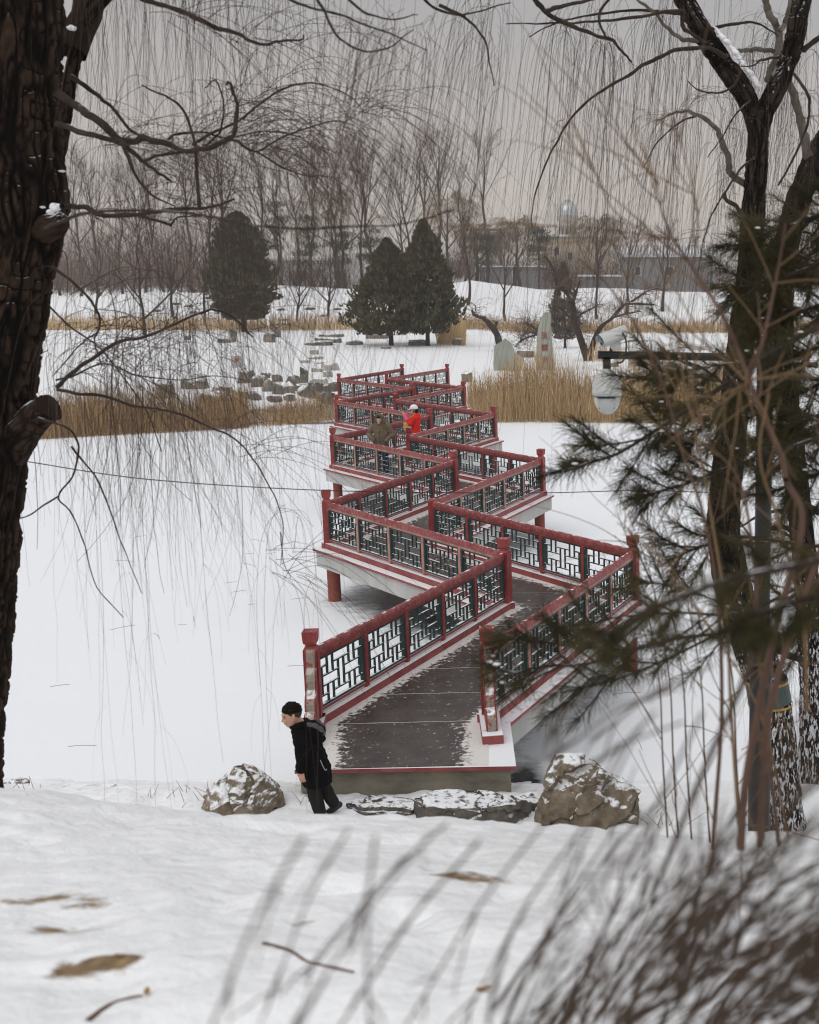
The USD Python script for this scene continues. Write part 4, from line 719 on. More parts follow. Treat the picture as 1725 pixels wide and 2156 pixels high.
def band(x0, x1, y0, y1):
    def f(rg, n):
        Y = rg.uniform(y0, y1, n); return (rg.uniform(x0, x1, n) - CX)/F*Y, Y
    return f
reeds('reed_bed', 8000, place_px(985, 1560, -.6, 3.6), lambda x, y: (2.15 - .35*np.sin(x*1.3) + .3*np.sin(x*.5))*(1 - .45*np.clip((-7.8 - x)/1.6, 0, 1)), ['reed_straw', 'reed_dark', 'reed_pale'], 'bed of dry straw-coloured reeds on the far shore, right of the bridge', 1, .22)
reeds('reed_bed', 5500, place_px(60, 520, -.7, 2.6), lambda x, y: 1.45 - .25*np.sin(x*1.1), ['reed_straw', 'reed_dark', 'reed_dark'], 'bed of dry brown reeds on the far left shore behind the willow twigs', 2, .22)
reeds('reed_bed', 3800, place_px(440, 715, -.5, 2.4), lambda x, y: .62 + .2*np.sin(x*2.1), ['reed_straw', 'reed_dark', 'reed_straw'], 'low matted dry grass at the water edge left of the bridge', 3, .9, .014)
reeds('reed_band', 3500, band(-100, 870, 131, 139), 1.75, ['reed_straw', 'reed_pale'], 'long band of dry reeds at the foot of the far mound, left part', 4, .15, .05)
reeds('reed_band', 3500, band(925, 1725, 134, 143), 1.6, ['reed_straw', 'reed_dark'], 'long band of dry reeds at the foot of the far mound, right part', 5, .3, .05)
reeds('reed_clump', 700, band(925, 985, 104, 122), 2.0, ['reed_straw', 'reed_pale'], 'clump of golden reeds just right of the cypress pair', 6, .3, .04)
reeds('reed_clump', 260, band(1235, 1310, 82, 90), 1.5, ['reed_straw', 'reed_pale'], 'straw clump at the foot of the twisted plum tree', 7, .3, .03)

# --- cypresses: sprays of small faces through an uneven crown
def cypress(px, py, top, wid, label, seed, mat='cypress_leaf', n=9000, shape='cone', group=None, tr=.16, name='cypress_tree'):
    q = ground_far(px, py); s = np.linalg.norm(q - [0, 0, EYE])/F; H = (py - top)*s; Wd = wid*s/2; rg = np.random.default_rng(seed)
    T = thing(name, label, 'tree', q)
    tb = .11*H; obj('trunk', tubes([np.array([[0, 0, -.2], [.03, 0, H*.2], [0, 0, H*.8]])], [np.array([tr, tr*.8, .03])], 8), 'dark_bark', T, smooth=True)
    u = rg.random(n)**.9; z = tb + (H - tb)*u
    if shape == 'cone': R = np.where(u < .22, .55 + .45*(u/.22)**.6, np.clip(1 - ((u - .22)/.78), 0, 1)**.75)
    else: R = np.where(u < .2, .6 + .4*(u/.2), np.sqrt(np.clip(1 - ((u - .2)/.8)**1.55, 0, 1)))
    a = rg.uniform(0, 2*np.pi, n)
    lump = 1 + .75*(meshkit.noise(np.stack([np.cos(a)*2.6 + seed, np.sin(a)*2.6, z*.8], 1), seed) - .5)*2*.6 + .34*(meshkit.noise(np.stack([np.cos(a)*6 + seed, np.sin(a)*6, z*2.0], 1), seed+1) - .5)*2
    rr = Wd*R*lump*np.sqrt(rg.uniform(.35, 1.12, n)); P = np.stack([rr*np.cos(a), rr*np.sin(a), z], 1)
    keep = (meshkit.noise(P*[1.15, 1.15, .9] + seed*3, seed+5) > .33) | (u > .74); P, a = P[keep], a[keep]; n = len(P)
    up = np.stack([np.cos(a)*.55, np.sin(a)*.55, np.full(n, .85)], 1) + rg.normal(0, .35, (n, 3)); up /= np.linalg.norm(up, axis=1, keepdims=True)
    sd = np.cross(up, rg.normal(size=(n, 3))); sd /= np.linalg.norm(sd, axis=1, keepdims=True); L = H*.024*rg.uniform(.6, 1.6, (n, 1)); w = L*.38
    v = np.stack([P - up*L*.5, P + sd*w, P + up*L, P - sd*w], 1).reshape(-1, 3); f = np.arange(4*n).reshape(-1, 4)
    tag(obj('crown', (v, f), mat, T), kind='stuff')
    return T
cypress(514, 698, 474, 112, 'rounded dark cypress standing alone left of centre on the far bank', 1, shape='round', n=19000, tr=.3)
cypress(824, 728, 518, 152, 'broad dark cypress, left one of the pair behind the bridge end', 2, n=19000, tr=.22)
cypress(901, 728, 481, 126, 'pointed dark cypress, taller right one of the pair behind the bridge end', 3, n=17000, tr=.2)
cypress(1190, 733, 560, 62, 'narrow grey-brown conifer behind the tall standing stone', 4, 'grey_conifer', 5000, tr=.12, name='grey_conifer')

# --- bare trees
def bare_tree(H, r0, split, nl, seed, spread=.45, sub=7, tw=7, lean=0.0, droop=0.0, twl=1.5):
    rg = np.random.default_rng(seed); P, R, TP, TW = [], [], [], []
    zz = np.linspace(0, 1, 10); wob = np.cumsum(rg.normal(0, .012, (10, 2)), 0)*H; wob[0] = 0
    trunk = np.stack([wob[:, 0] + lean*H*zz**1.3, wob[:, 1], zz*H], 1); P.append(trunk); R.append(np.interp(zz, [0, .08, split, 1], [r0*1.25, r0, r0*.72, r0*.06]))
    at = lambda u: np.array([np.interp(u, zz, trunk[:, k]) for k in range(3)])
    for i in range(nl):
        u = split + (0.93 - split)*(i + rg.random()*.6)/nl; L = H*(1 - u)*rg.uniform(.65, 1.0) + H*.06; az = i*2.4 + rg.normal()*.5; el = rg.uniform(.75, 1.15)
        d = np.array([math.cos(az)*math.cos(el), math.sin(az)*math.cos(el), math.sin(el)])*[spread*2, spread*2, 1]; d /= np.linalg.norm(d)
        t = np.linspace(0, 1, 7)[:, None]; b = at(u) + d*L*t + np.array([0, 0, .14*L])*t**2 + rg.normal(0, .012*L, (7, 3))*t
        rb = r0*.72*(1 - u)*rg.uniform(.6, .9) + .02; P.append(b); R.append(rb*(1 - .85*t[:, 0]))
        for j in range(sub):
            w = .2 + .75*(j + rg.random())/sub; o = np.array([np.interp(w, t[:, 0], b[:, k]) for k in range(3)]); dd = d + rg.normal(0, .48, 3); dd[2] = abs(dd[2])*.6 + .35; dd /= np.linalg.norm(dd); l2 = L*rg.uniform(.22, .42)*(1.15 - w*.6)
            t5 = np.linspace(0, 1, 5)[:, None]; c = o + dd*l2*t5 + np.array([0, 0, .12*l2 - droop*l2])*t5**2 + rg.normal(0, .02*l2, (5, 3))*t5
            TP.append(c); TW.append(np.maximum(.028, (rb*.5)*(1 - .8*t5[:, 0])))
            for k in range(tw):
                e = c[rg.integers(1, 5)]; d3 = dd + rg.normal(0, .5, 3); d3[2] = d3[2]*.5 + .35 - droop*1.6; d3 /= np.linalg.norm(d3); l3 = twl*rg.uniform(.5, 1.2)
                t4 = np.linspace(0, 1, 4)[:, None]; TP.append(e + d3*l3*t4 - np.array([0, 0, droop*l3])*t4**2); TW.append(np.array([.022, .02, .017, .013]))
    return P, R, TP, TW
def make_tree(name, label, q, spec, bark='far_bark', twig='far_twig', group=None, scale=1.0, rotz=0.0, sides=6):
    P, R, TP, TW = bare_tree(**spec); T = thing(name, label, 'tree', q, rotz, scale, group)
    obj('trunk', tubes(P[:1], R[:1], sides + 2), bark, T, smooth=True); obj('limbs', tubes(P[1:], R[1:], sides), bark, T, smooth=True); curves('twigs', TP, TW, twig, T); return T
protos = {}
ORD = ['first', 'second', 'third', 'fourth', 'fifth', 'sixth', 'seventh', 'eighth', 'ninth', 'tenth', 'eleventh', 'twelfth', 'thirteenth', 'fourteenth', 'fifteenth', 'sixteenth', 'seventeenth', 'eighteenth', 'nineteenth', 'twentieth', 'twenty-first', 'twenty-second', 'twenty-third', 'twenty-fourth', 'twenty-fifth', 'twenty-sixth', 'twenty-seventh', 'twenty-eighth']
# tall bare trees behind the mound: photo base x, top y, variant, lean
TALL = [(150,330,0,0),(188,300,2,.02),(232,320,1,0),(278,345,3,0),(325,310,0,0),(368,300,2,0),(425,275,1,.02),(470,300,3,0),(506,262,4,0),(563,300,0,.01),(602,285,2,-.02),(640,300,1,0),(672,280,4,.0),(716,290,3,0),(742,330,1,0),(770,272,0,.02),(797,285,4,0),(850,315,2,-.06),(868,310,3,.0),(902,262,1,0),(930,258,4,.01),(985,335,3,-.05),(1031,262,5,-.04)]
SPEC = [dict(H=24, r0=.26, split=.36, nl=13, seed=11), dict(H=24, r0=.30, split=.44, nl=12, seed=12, spread=.5), dict(H=24, r0=.24, split=.30, nl=14, seed=13, spread=.4), dict(H=24, r0=.25, split=.40, nl=12, seed=14, spread=.55), dict(H=24, r0=.33, split=.48, nl=13, seed=15, spread=.42, sub=8), dict(H=24, r0=.26, split=.52, nl=10, seed=16, spread=.55)]
rg = np.random.default_rng(77)
for i, (px, ty, var, ln) in enumerate(sorted(TALL)):
    D = 183 + rg.uniform(-6, 10); x = (px - CX)/F*D; z0 = fz(x, D) - .3; ztop = W(px, ty, D)[2]; sc = (ztop - z0)/24*.93
    lab = f'tall bare tree behind the far mound, {ORD[i]} from the left in the row'
    if var not in protos: protos[var] = make_tree('bare_tree', lab, (x, D, z0), SPEC[var], scale=(sc, sc, sc), rotz=rg.uniform(0, 6.28), group=None)
    else: copy_of(protos[var], 'bare_tree', lab, (x, D, z0), rg.uniform(0, 6.28), (sc*.95, sc*.95, sc))
# smaller trees on the mound's near slope: base x, base y, top y, label
MID = [(305,706,470,'bare tree with several thick stems from one base, left on the far bank',21,.03,'multi'),(209,680,520,'thin leaning bare tree far left on the mound',22,.10,''),(364,668,520,'bare tree with a stout trunk between the many-stemmed tree and the lone cypress',23,.0,''),(431,684,480,'slanting bare tree just left of the lone cypress',24,.07,''),(628,690,560,'pollarded bare tree with two upright stems right of the lone cypress',25,.02,''),(692,690,550,'forked pollard with a curved right stem, left of the cypress pair',26,.05,''),(985,642,470,'slender young bare tree right of the cypress pair',27,-.02,''),(1064,676,500,'thick short-trunked bare tree left of the tall standing stone',28,.05,''),(1256,672,470,'bare tree on the mound straight behind the bullet camera',29,.06,''),(1320,660,480,'bare tree on the mound right of the bullet camera',30,.05,''),(1395,655,480,'bare tree on the mound behind the right end of the camera arm',31,.02,'')]
for px, py, ty, lab, sd, ln, k in MID:
    q = ground_far(px, py); s = np.linalg.norm(q - [0, 0, EYE])/F; H = (py - ty)*s
    make_tree('mound_tree', lab, q - [0, 0, .2], dict(H=H, r0=.20 if k else .17 + .012*(sd % 4), split=.12 if k else .28, nl=9, seed=sd, spread=.75 if k else .55, sub=6, tw=8, lean=ln, twl=1.1), 'dark_bark', 'far_twig')
# yellow-brown weeping crowns among the tall trees
for px, py, ty, lab, sd in [(727,600,392,'yellow-brown weeping willow among the tall trees, left of the cypress pair',41),(955,600,400,'yellow-brown weeping willow behind the pointed cypress',42),(1100,600,452,'pale yellow weeping willow left of the domed tower',43),(1010,600,470,'small tan willow crown right of the pointed cypress',44),(1262,600,450,'wide tan willow right of the domed tower',45)]:
    D = 178; x = (px - CX)/F*D; z0 = fz(x, D); H = W(px, ty, D)[2] - z0
    make_tree('far_willow', lab, (x, D, z0), dict(H=H, r0=.3, split=.35, nl=9, seed=sd, spread=.9, sub=9, tw=14, droop=.55, twl=2.4), 'far_bark', 'tan_twig')
# far-off thicket: one mass of fine twigs
rg = np.random.default_rng(90); TP, TW = [], []
BL = [(px, rg.uniform(*yy), D) for x0, x1, n, yy, D in [(60, 440, 46, (470, 545), 186), (100, 450, 28, (345, 480), 205), (100, 430, 30, (480, 560), 172), (440, 780, 26, (520, 560), 192), (870, 1010, 22, (495, 520), 176), (1010, 1330, 40, (480, 545), 200), (1330, 1725, 40, (470, 540), 198)] for px in np.linspace(x0, x1, n)]
for px, ty, D in BL:
    D = D + rg.uniform(-5, 5); x = (px + rg.uniform(-8, 8) - CX)/F*D; z0 = fz(x, D); H = max(2.0, W(px, ty, D)[2] - z0)
    for k in range(100):
        a = rg.uniform(0, 6.28); r = H*.35*rg.random()**.5; u = rg.uniform(.1, .75); o = np.array([x + math.cos(a)*r*u, D + math.sin(a)*r*u, z0 + H*u*rg.uniform(.5, 1)]); d = np.array([math.cos(a)*.5, math.sin(a)*.5, 1]) + rg.normal(0, .3, 3); d /= np.linalg.norm(d); L = H*rg.uniform(.15, .34)
        t = np.linspace(0, 1, 3)[:, None]; TP.append(o + d*L*t + rg.normal(0, .06*L, (3, 3))*t); TW.append(np.array([.03, .024, .016]))
tag(curves('far_thicket', TP, TW, 'thicket_twig'), 'far-off brown thicket of bare twigs behind the mound', 'thicket', kind='stuff')
# far pines
def pine_far(px, top, label, seed, D=172, w=40):
    rg = np.random.default_rng(seed); x = (px - CX)/F*D; z0 = fz(x, D); H = W(px, top, D)[2] - z0; T = thing('far_pine', label, 'tree', (x, D, z0))
    tr = np.array([[0, 0, 0], [.15, 0, H*.5], [-.1, 0, H]]); obj('trunk', tubes([tr], [np.array([.2, .15, .05])], 7), 'far_bark', T, smooth=True); v, n = [], 0
    for k in range(13):
        u = .42 + .58*rg.random(); a = rg.uniform(0, 6.28); r = w*D/F*.5*rg.uniform(.25, 1)*(1.25 - u); c = np.array([math.cos(a)*r, math.sin(a)*r*.6, H*u])
        m = 150; P = c + rg.normal(0, 1, (m, 3))*[.75, .6, .22]; d = rg.normal(0, 1, (m, 3)) + [0, 0, .4]; d /= np.linalg.norm(d, axis=1, keepdims=True); s_ = np.cross(d, rg.normal(size=(m, 3))); s_ /= np.linalg.norm(s_, axis=1, keepdims=True)
        v.append(np.stack([P - s_*.05, P + s_*.05, P + d*.42], 1).reshape(-1, 3))
    v = np.vstack(v); tag(obj('foliage', (v, np.arange(len(v)).reshape(-1, 3)), 'pine_far', T), kind='stuff')
for px, top, lab, sd, w in [(608,425,'small dark pine behind the lone cypress, leaning crown',51,50),(668,455,'dark pine between the lone cypress and the pair',52,60),(735,478,'wide dark pine left of the cypress pair',53,70),(795,480,'dark pine just behind the left cypress of the pair',54,60),(1033,495,'dark pine right of the cypress pair',55,60),(1140,480,'flat-topped dark pine left of the domed tower',56,60),(560,500,'low dark pine behind the top of the lone cypress',57,40)]: pine_far(px, top, lab, sd, w=w)
# twisted plum tree, bent stump tree
def px_tree(name, label, D, stems, bark, twigs=0, seed=0, tw=(.8, .02), twig='far_twig', z=None):
    """stems: list of [(px, py), ...], r0, r1 in photo units"""
    T = thing(name, label, 'tree'); u = D/F; P, R, TP, TW = [], [], [], []; rg = np.random.default_rng(seed)
    for st, r0, r1 in stems:
        k = spline([W(a, b, D + (0.25*D/80)*math.sin(i*1.7)) for i, (a, b) in enumerate(st)], len(st)*5); P.append(k); R.append(np.linspace(r0*u, r1*u, len(k)))
        for _ in range(int(twigs*len(st))):
            o = k[rg.integers(len(k)//4, len(k))]; d = rg.normal(0, 1, 3)*[1, .7, .7] + [0, 0, .25]; d /= np.linalg.norm(d); L = tw[0]*rg.uniform(.4, 1.3); t = np.linspace(0, 1, 5)[:, None]
            b = o + d*L*t + rg.normal(0, .10*L, (5, 3))*t; TP.append(b); TW.append(np.linspace(tw[1], tw[1]*.5, 5))
            for _ in range(3):
                o2 = b[rg.integers(1, 5)]; d2 = d + rg.normal(0, .7, 3); d2 /= np.linalg.norm(d2); t = np.linspace(0, 1, 4)[:, None]; TP.append(o2 + d2*L*.5*t + rg.normal(0, .03*L, (4, 3))*t); TW.append(np.linspace(tw[1]*.6, tw[1]*.35, 4))
    obj('trunk', tubes(P[:1], R[:1], 9), bark, T, smooth=True)
    for a, b in zip(P[1:], R[1:]): obj('limb', tubes([a], [b], 8), bark, T, smooth=True)
    if TP: curves('twigs', TP, TW, twig, T)
    return T
px_tree('plum_tree', 'twisted old plum tree with snow on its limbs, right of the standing stones', 84, [([(1238,760),(1230,735),(1218,700),(1208,672),(1207,645),(1205,632)], 8.5, 5), ([(1205,632),(1192,615),(1178,603),(1170,590),(1167,571),(1160,556),(1148,539)], 5, 1.5), ([(1239,758),(1246,734),(1256,705),(1270,683),(1290,668),(1314,642),(1332,639),(1378,641)], 7, 2), ([(1208,672),(1195,662),(1180,648),(1170,645)], 3.5, 1.2), ([(1208,672),(1225,660),(1245,650),(1262,640)], 3, 1), ([(1290,668),(1320,660),(1350,655)], 3, 1), ([(1320,641),(1340,628),(1365,612),(1390,606)], 3, 1), ([(1206,640),(1215,610),(1222,590)], 3, 1)], 'dark_bark', 9, 1, (1.3, .03))
px_tree('bent_tree', 'bent stump-like bare tree arching left behind the short standing stone', 97, [([(1052,724),(1047,705),(1037,690),(1022,672),(1008,666),(998,662),(994,652)], 8, 2), ([(1040,693),(1044,684),(1046,678)], 3.5, 2.5), ([(998,662),(1002,650),(1000,640)], 1.5, .6)], 'dark_bark', 5, 2, (1.1, .028))
px_tree('scrub_tree', 'low spreading bare scrub behind the tall standing stone', 90, [([(1150,735),(1140,712),(1120,700),(1100,705)], 3, 1), ([(1140,715),(1125,690),(1105,680)], 2.5, 1), ([(1128,705),(1100,715),(1085,730)], 2, 1)], 'dark_bark', 14, 3, (1.4, .028))
# planting pits on the mound
flat('bare_soil', (0.10, 0.075, 0.055), .95)
for i, (px, py) in enumerate(sorted([(592,652),(654,650),(684,665),(711,651),(601,674),(409,658),(740,668),(262,668),(330,655),(372,640),(398,645),(440,628),(1020,719-33),(1097,712-29),(1067,690)])):
    q = ground_far(px, py); rg = np.random.default_rng(300 + i); r = .75
    v = [(r*rg.uniform(.8, 1.2)*math.cos(t), r*.8*math.sin(t), -.05) for t in np.linspace(0, 6.28, 13)[:-1]] + [(r*.5*math.cos(t), r*.4*math.sin(t), .17*rg.uniform(.6, 1.2)) for t in np.linspace(0, 6.28, 13)[:-1]] + [(0, 0, .12)]
    f = [[k, (k+1) % 12, 12 + (k+1) % 12] for k in range(12)] + [[k, 12 + (k+1) % 12, 12 + k] for k in range(12)] + [[12 + k, 12 + (k+1) % 12, 24] for k in range(12)]
    T = thing('planting_pit', f'dark earth ring of a planting pit on the snowy mound, {ORD[i]} from the left', 'planting pit', q); obj('soil', (np.array(v), np.array(f)), 'bare_soil', T, smooth=True)
    obj('sapling', tubes([np.array([[0, 0, 0], [.03, 0, .5], [-.05, 0, .9]])], [.02], 4), 'far_bark', T)

# --- buildings behind the mound
pmat('white_wall', [(0.3, (0.52, 0.51, 0.50)), (0.7, (0.60, 0.59, 0.58))], .5, rough=.9); pmat('grey_wall', [(0.3, (0.15, 0.145, 0.145)), (0.7, (0.22, 0.21, 0.205))], .6, rough=.9, stretch=(1, 1, .2)); pmat('beige_wall', [(0.3, (0.40, 0.34, 0.26)), (0.7, (0.48, 0.42, 0.33))], .6, rough=.9); pmat('snow_roof', [(0.3, (0.55, 0.55, 0.57)), (0.7, (0.76, 0.77, 0.79))], .4, rough=.8); flat('window_dark', (0.03, 0.035, 0.04), .2, spec=.6); flat('window_frame', (0.5, 0.5, 0.5), .6); pmat('tower_stone', [(0.3, (0.30, 0.265, 0.235)), (0.7, (0.38, 0.34, 0.30))], .5, rough=.9); flat('dome_metal', (0.46, 0.48, 0.50), .35, metallic=.5); flat('dark_metal', (0.06, 0.06, 0.065), .6)
def bx(px0, px1, ytop, D, dep, zb=None):
    a, b_ = (px0 - CX)/F*D, (px1 - CX)/F*D; zt = W((px0+px1)/2, ytop, D)[2]; z0 = fz((a+b_)/2, D) - 1 if zb is None else zb
    return np.array([(a+b_)/2, D + dep/2, (z0+zt)/2]), np.array([b_-a, dep, zt-z0])
def building(name, label, px0, px1, ytop, D, dep, wall, roof=None, over=.5, wins=(), win_y=None, rz=.35):
    c, e = bx(px0, px1, ytop, D, dep); T = thing(name, label, 'building', (c[0], c[1], c[2] - e[2]/2)); h = e[2]/2
    obj('wall', MB().box((0, 0, h), e).get(), wall, T)
    obj('roof', MB().box((0, 0, e[2] + rz/2 + .002), (e[0] + over*2, e[1] + over*2, rz)).get(), roof or 'snow_roof', T)
    for x0, x1, y0, y1 in wins:
        xa, xb = (x0 - CX)/F*D - c[0], (x1 - CX)/F*D - c[0]; za, zb = W(x0, y1, D)[2] - (c[2] - h), W(x0, y0, D)[2] - (c[2] - h)
        w = obj('window', MB().box(((xa+xb)/2, -e[1]/2 - .02, (za+zb)/2), (xb-xa, .10, zb-za)).get(), 'window_frame', T); n = max(1, int((xb-xa)/1.0)); ww = (xb-xa-.16)/n
        for k in range(n): obj('pane', MB().box((xa + .08 + ww*(k+.5), -e[1]/2 - .075, (za+zb)/2), (ww - .07, .02, zb-za-.16)).get(), 'window_dark', w)
    return T
building('long_building', 'long low white building behind the mound, left of the cypress pair', 395, 752, 548, 198, 9, 'white_wall', wins=[(632,662,570,590),(716,738,568,590),(722,730,596,602),(438,450,572,592),(470,490,572,590),(690,702,596,602),(560,577,572,592)], over=.8)
building('white_house', 'white building with dark windows, right of the pointed cypress', 950, 1012, 552, 190, 8, 'white_wall', wins=[(966,984,566,586),(990,1000,568,588)], over=.4)
building('grey_shed', 'dark grey weathered shed between the white building and the beige house', 1014, 1146, 562, 193, 7, 'grey_wall', wins=[(1085,1096,560,606),(1030,1036,575,600)], over=.3, rz=.2)
building('beige_house', 'beige two-storey house behind the tall standing stone', 1146, 1262, 498, 204, 9, 'beige_wall', wins=[(1200,1212,530,548),(1172,1184,520,538)], over=.3)
T = building('corrugated_shed', 'long grey shed with a snowy corrugated roof, far right behind the mound', 1308, 1500, 541, 194, 8, 'grey_wall', wins=[(1338,1352,560,580),(1400,1420,560,580)], over=.4)
c, e = bx(1300, 1510, 541, 194, 8)
for k in range(34):
    x = -e[0]/2 - .3 + (e[0] + .6)*k/33; obj('roof_rib', MB().add(np.array([[x-.13, -4.6, e[2]+.36], [x+.13, -4.6, e[2]+.36], [x+.13, 3.5, e[2]+2.1], [x-.13, 3.5, e[2]+2.1], [x, -4.6, e[2]+.50], [x, 3.5, e[2]+2.24]]), np.array([[0, 4, 5], [0, 5, 3], [4, 1, 2], [4, 2, 5], [0, 1, 4], [3, 5, 2]])).get(), 'snow_roof', T)
obj('roof_sheet', MB().add(np.array([[-e[0]/2-.5, -4.6, e[2]+.355], [e[0]/2+.5, -4.6, e[2]+.355], [e[0]/2+.5, 3.5, e[2]+2.09], [-e[0]/2-.5, 3.5, e[2]+2.09]]), np.array([[0, 1, 2, 3]])).get(), 'grey_wall', T)
building('low_shed', 'low brown shed with a snow-edged roof, in front of the beige house', 1225, 1305, 582, 184, 5, 'grey_wall', over=.3, rz=.25)
# domed tower
D = 300; cx = (1202 - CX)/F*D; u = D/F; z1 = W(1202, 458, D)[2]; TW_ = thing('domed_tower', 'round stone tower with a grey metal dome, far right of centre', 'tower', (cx, D, z1))
obj('drum', lathe([(0, -24), (19*u, -24), (18.2*u, -.8), (0, -.8)], 40), 'tower_stone', TW_, smooth=30)
obj('cornice', lathe([(0, -.8), (21*u, -.8), (22.5*u, -.3), (22.5*u, .3), (20*u, .5), (0, .5)], 40), 'tower_stone', TW_, smooth=30)
obj('dome', lathe([(20.5*u, .5), (20.5*u, .9)] + [(20.5*u*math.cos(t), .9 + 24.5*u*math.sin(t)) for t in np.linspace(0, math.pi/2, 16)], 40), 'dome_metal', TW_, smooth=40)
for k in range(12):
    a = k*math.pi/6; obj('dome_rib', tubes([np.array([[20.7*u*math.cos(t)*math.cos(a), 20.7*u*math.cos(t)*math.sin(a), .9 + 24.7*u*math.sin(t)] for t in np.linspace(0, 1.5, 10)])], [.07], 4), 'tower_stone', TW_)
obj('finial', tubes([np.array([[-.9, 0, .9 + 25*u], [0, 0, 1.25 + 25*u], [.9, 0, .9 + 25*u]])], [.09], 5), 'dark_metal', TW_)
for k in range(5):
    a = -math.pi/2 + (k - 2)*.55; rr = 18.5*u; obj('window', MB().box((math.cos(a)*rr, math.sin(a)*rr, -3.6), (.5, .22, 2.0), trimesh.transformations.rotation_matrix(a + math.pi/2, [0, 0, 1])[:3, :3]).get(), 'window_dark', TW_)
# steel frame structure with pale panels
D = 230; T = thing('steel_frame', 'pale steel-framed building shell behind the pointed cypress', 'building', ((1040 - CX)/F*D, D, 0)); X_ = lambda p: (p - 1040)/F*D; Z_ = lambda y: W(1040, y, D)[2]
for px in (985, 1010, 1036, 1062): obj('column', MB().box((X_(px), 0, (Z_(480) + 0)/2), (.5, .5, Z_(480))).get(), 'dark_metal', T)
for y in (484, 500, 520): obj('beam', MB().box((X_(1023), -.3, Z_(y)), (X_(1066) - X_(980), .3, .4)).get(), 'dark_metal', T)
obj('panel', MB().box((X_(1046), -.2, (Z_(504) + Z_(560))/2), (X_(1060) - X_(1032), .2, Z_(504) - Z_(560))).get(), 'white_wall', T)
# fence wires on the mound crest at the left
T = thing('far_fence', 'low dark rail fence along the foot of the white building', 'fence', (0, 0, 0))
for k in range(18):
    px = 400 + k*20.5; D = 186; x = (px - CX)/F*D; obj('post', MB().box((x, D, fz(x, D) + .75), (.12, .12, 1.7)).get(), 'dark_metal', T)
for h in (.8, 1.45): obj('rail', tubes([np.array([[(px - CX)/F*186, 186, fz((px - CX)/F*186, 186) + h] for px in np.linspace(398, 752, 19)])], [.05], 4), 'dark_metal', T)
# ------------------------------------------------------------------ near trees
def bark(name, c0, c1, c2, snowy=None):  # ridge height drives the ramp: cork colour plus crevice shade painted into furrows
    N = {'g': ('geometry', {}), 'm': ('mapping', dict(scale=(1, 1, .28))), 'n': ('noise_texture', dict(scale=16.0, detail=7.0, roughness=.65)), 'r': ('rgb_ramp', {'ramp': [(0.30, c0), (0.52, c1), (0.80, c2)]}), 'at': ('attribute', dict(attribute='ridge')), 'mx': ('mix_float', dict(fac=.62)), 'p': ('principled_bsdf', dict(roughness=.95, specular_ior_level=.15)),
         'bn': ('noise_texture', dict(scale=30.0, detail=6.0, roughness=.7)), 'b': ('bump', dict(distance=.02)), 'sx': ('separate_xyz', {}), 's1': ('map_range', dict(from_min=.55, from_max=.85, clamp=True)), 'sn': ('noise_texture', dict(scale=4.0, detail=3.0)), 's2': ('map_range', dict(from_min=.48, from_max=.56, clamp=True)), 'mu': ('math', dict(math_type='multiply')), 'x': ('mix', dict(color2=SN))}
    L = [('g.position', 'm.vector'), ('m.vector', 'n.vector'), ('n.fac', 'mx.a'), ('at.fac', 'mx.b'), ('mx.result', 'r.fac'), ('m.vector', 'bn.vector'), ('bn.fac', 'b.height'), ('b.normal', 'p.normal'), ('g.normal', 'sx.vector'), ('sx.z', 's1.value'), ('g.position', 'sn.vector'), ('sn.fac', 's2.value'), ('s1.result', 'mu.value1'), ('s2.result', 'mu.value2'), ('mu.value', 'x.fac'), ('r.color', 'x.color1')]
    out = 'x.color'
    if snowy:                                # wind-driven snow caught on the lower trunk, thinning out upwards
        N.update({'ps': ('separate_xyz', {}), 'h': ('map_range', dict(from_min=snowy[1], from_max=snowy[0], to_min=0.0, to_max=.16, clamp=True)), 'wn': ('noise_texture', dict(scale=42.0, detail=4.0, roughness=.6)), 'ad': ('math', dict(math_type='add')), 'w2': ('map_range', dict(from_min=.675, from_max=.71, clamp=True)), 'y': ('mix', dict(color2=(.62, .62, .65)))})
        L += [('g.position', 'ps.vector'), ('ps.z', 'h.value'), ('m.vector', 'wn.vector'), ('wn.fac', 'ad.value1'), ('h.result', 'ad.value2'), ('ad.value', 'w2.value'), ('w2.result', 'y.fac'), ('x.color', 'y.color1')]; out = 'y.color'
    return usdkit.material(stage, LK + name, N, L + [(out, 'p.base_color')], surface='p.BSDF')
bark('willow_bark', (0.004, 0.0025, 0.0017), (0.021, 0.0125, 0.008), (0.062, 0.038, 0.025)); bark('grey_bark', (0.004, 0.003, 0.002), (0.018, 0.0125, 0.009), (0.056, 0.041, 0.030), (1.9, 3.6))
pmat('pale_bark', [(0.3, (0.09, 0.075, 0.06)), (0.7, (0.19, 0.165, 0.14))], 10.0, rough=.9, snow=(.6, .9, .5, .6, 3.0)); pmat('twig_bark', [(0.3, (0.020, 0.014, 0.011)), (0.7, (0.055, 0.038, 0.028))], 8.0, rough=.9, snow=(.75, .95, .55, .62, 5.0)); flat('cut_wood', (0.026, 0.016, 0.012), .95, spec=.1)
flat('willow_twig', (0.055, 0.034, 0.025), .8); flat('willow_twig_tan', (0.11, 0.075, 0.048), .8); flat('snow_white', SN, .7)
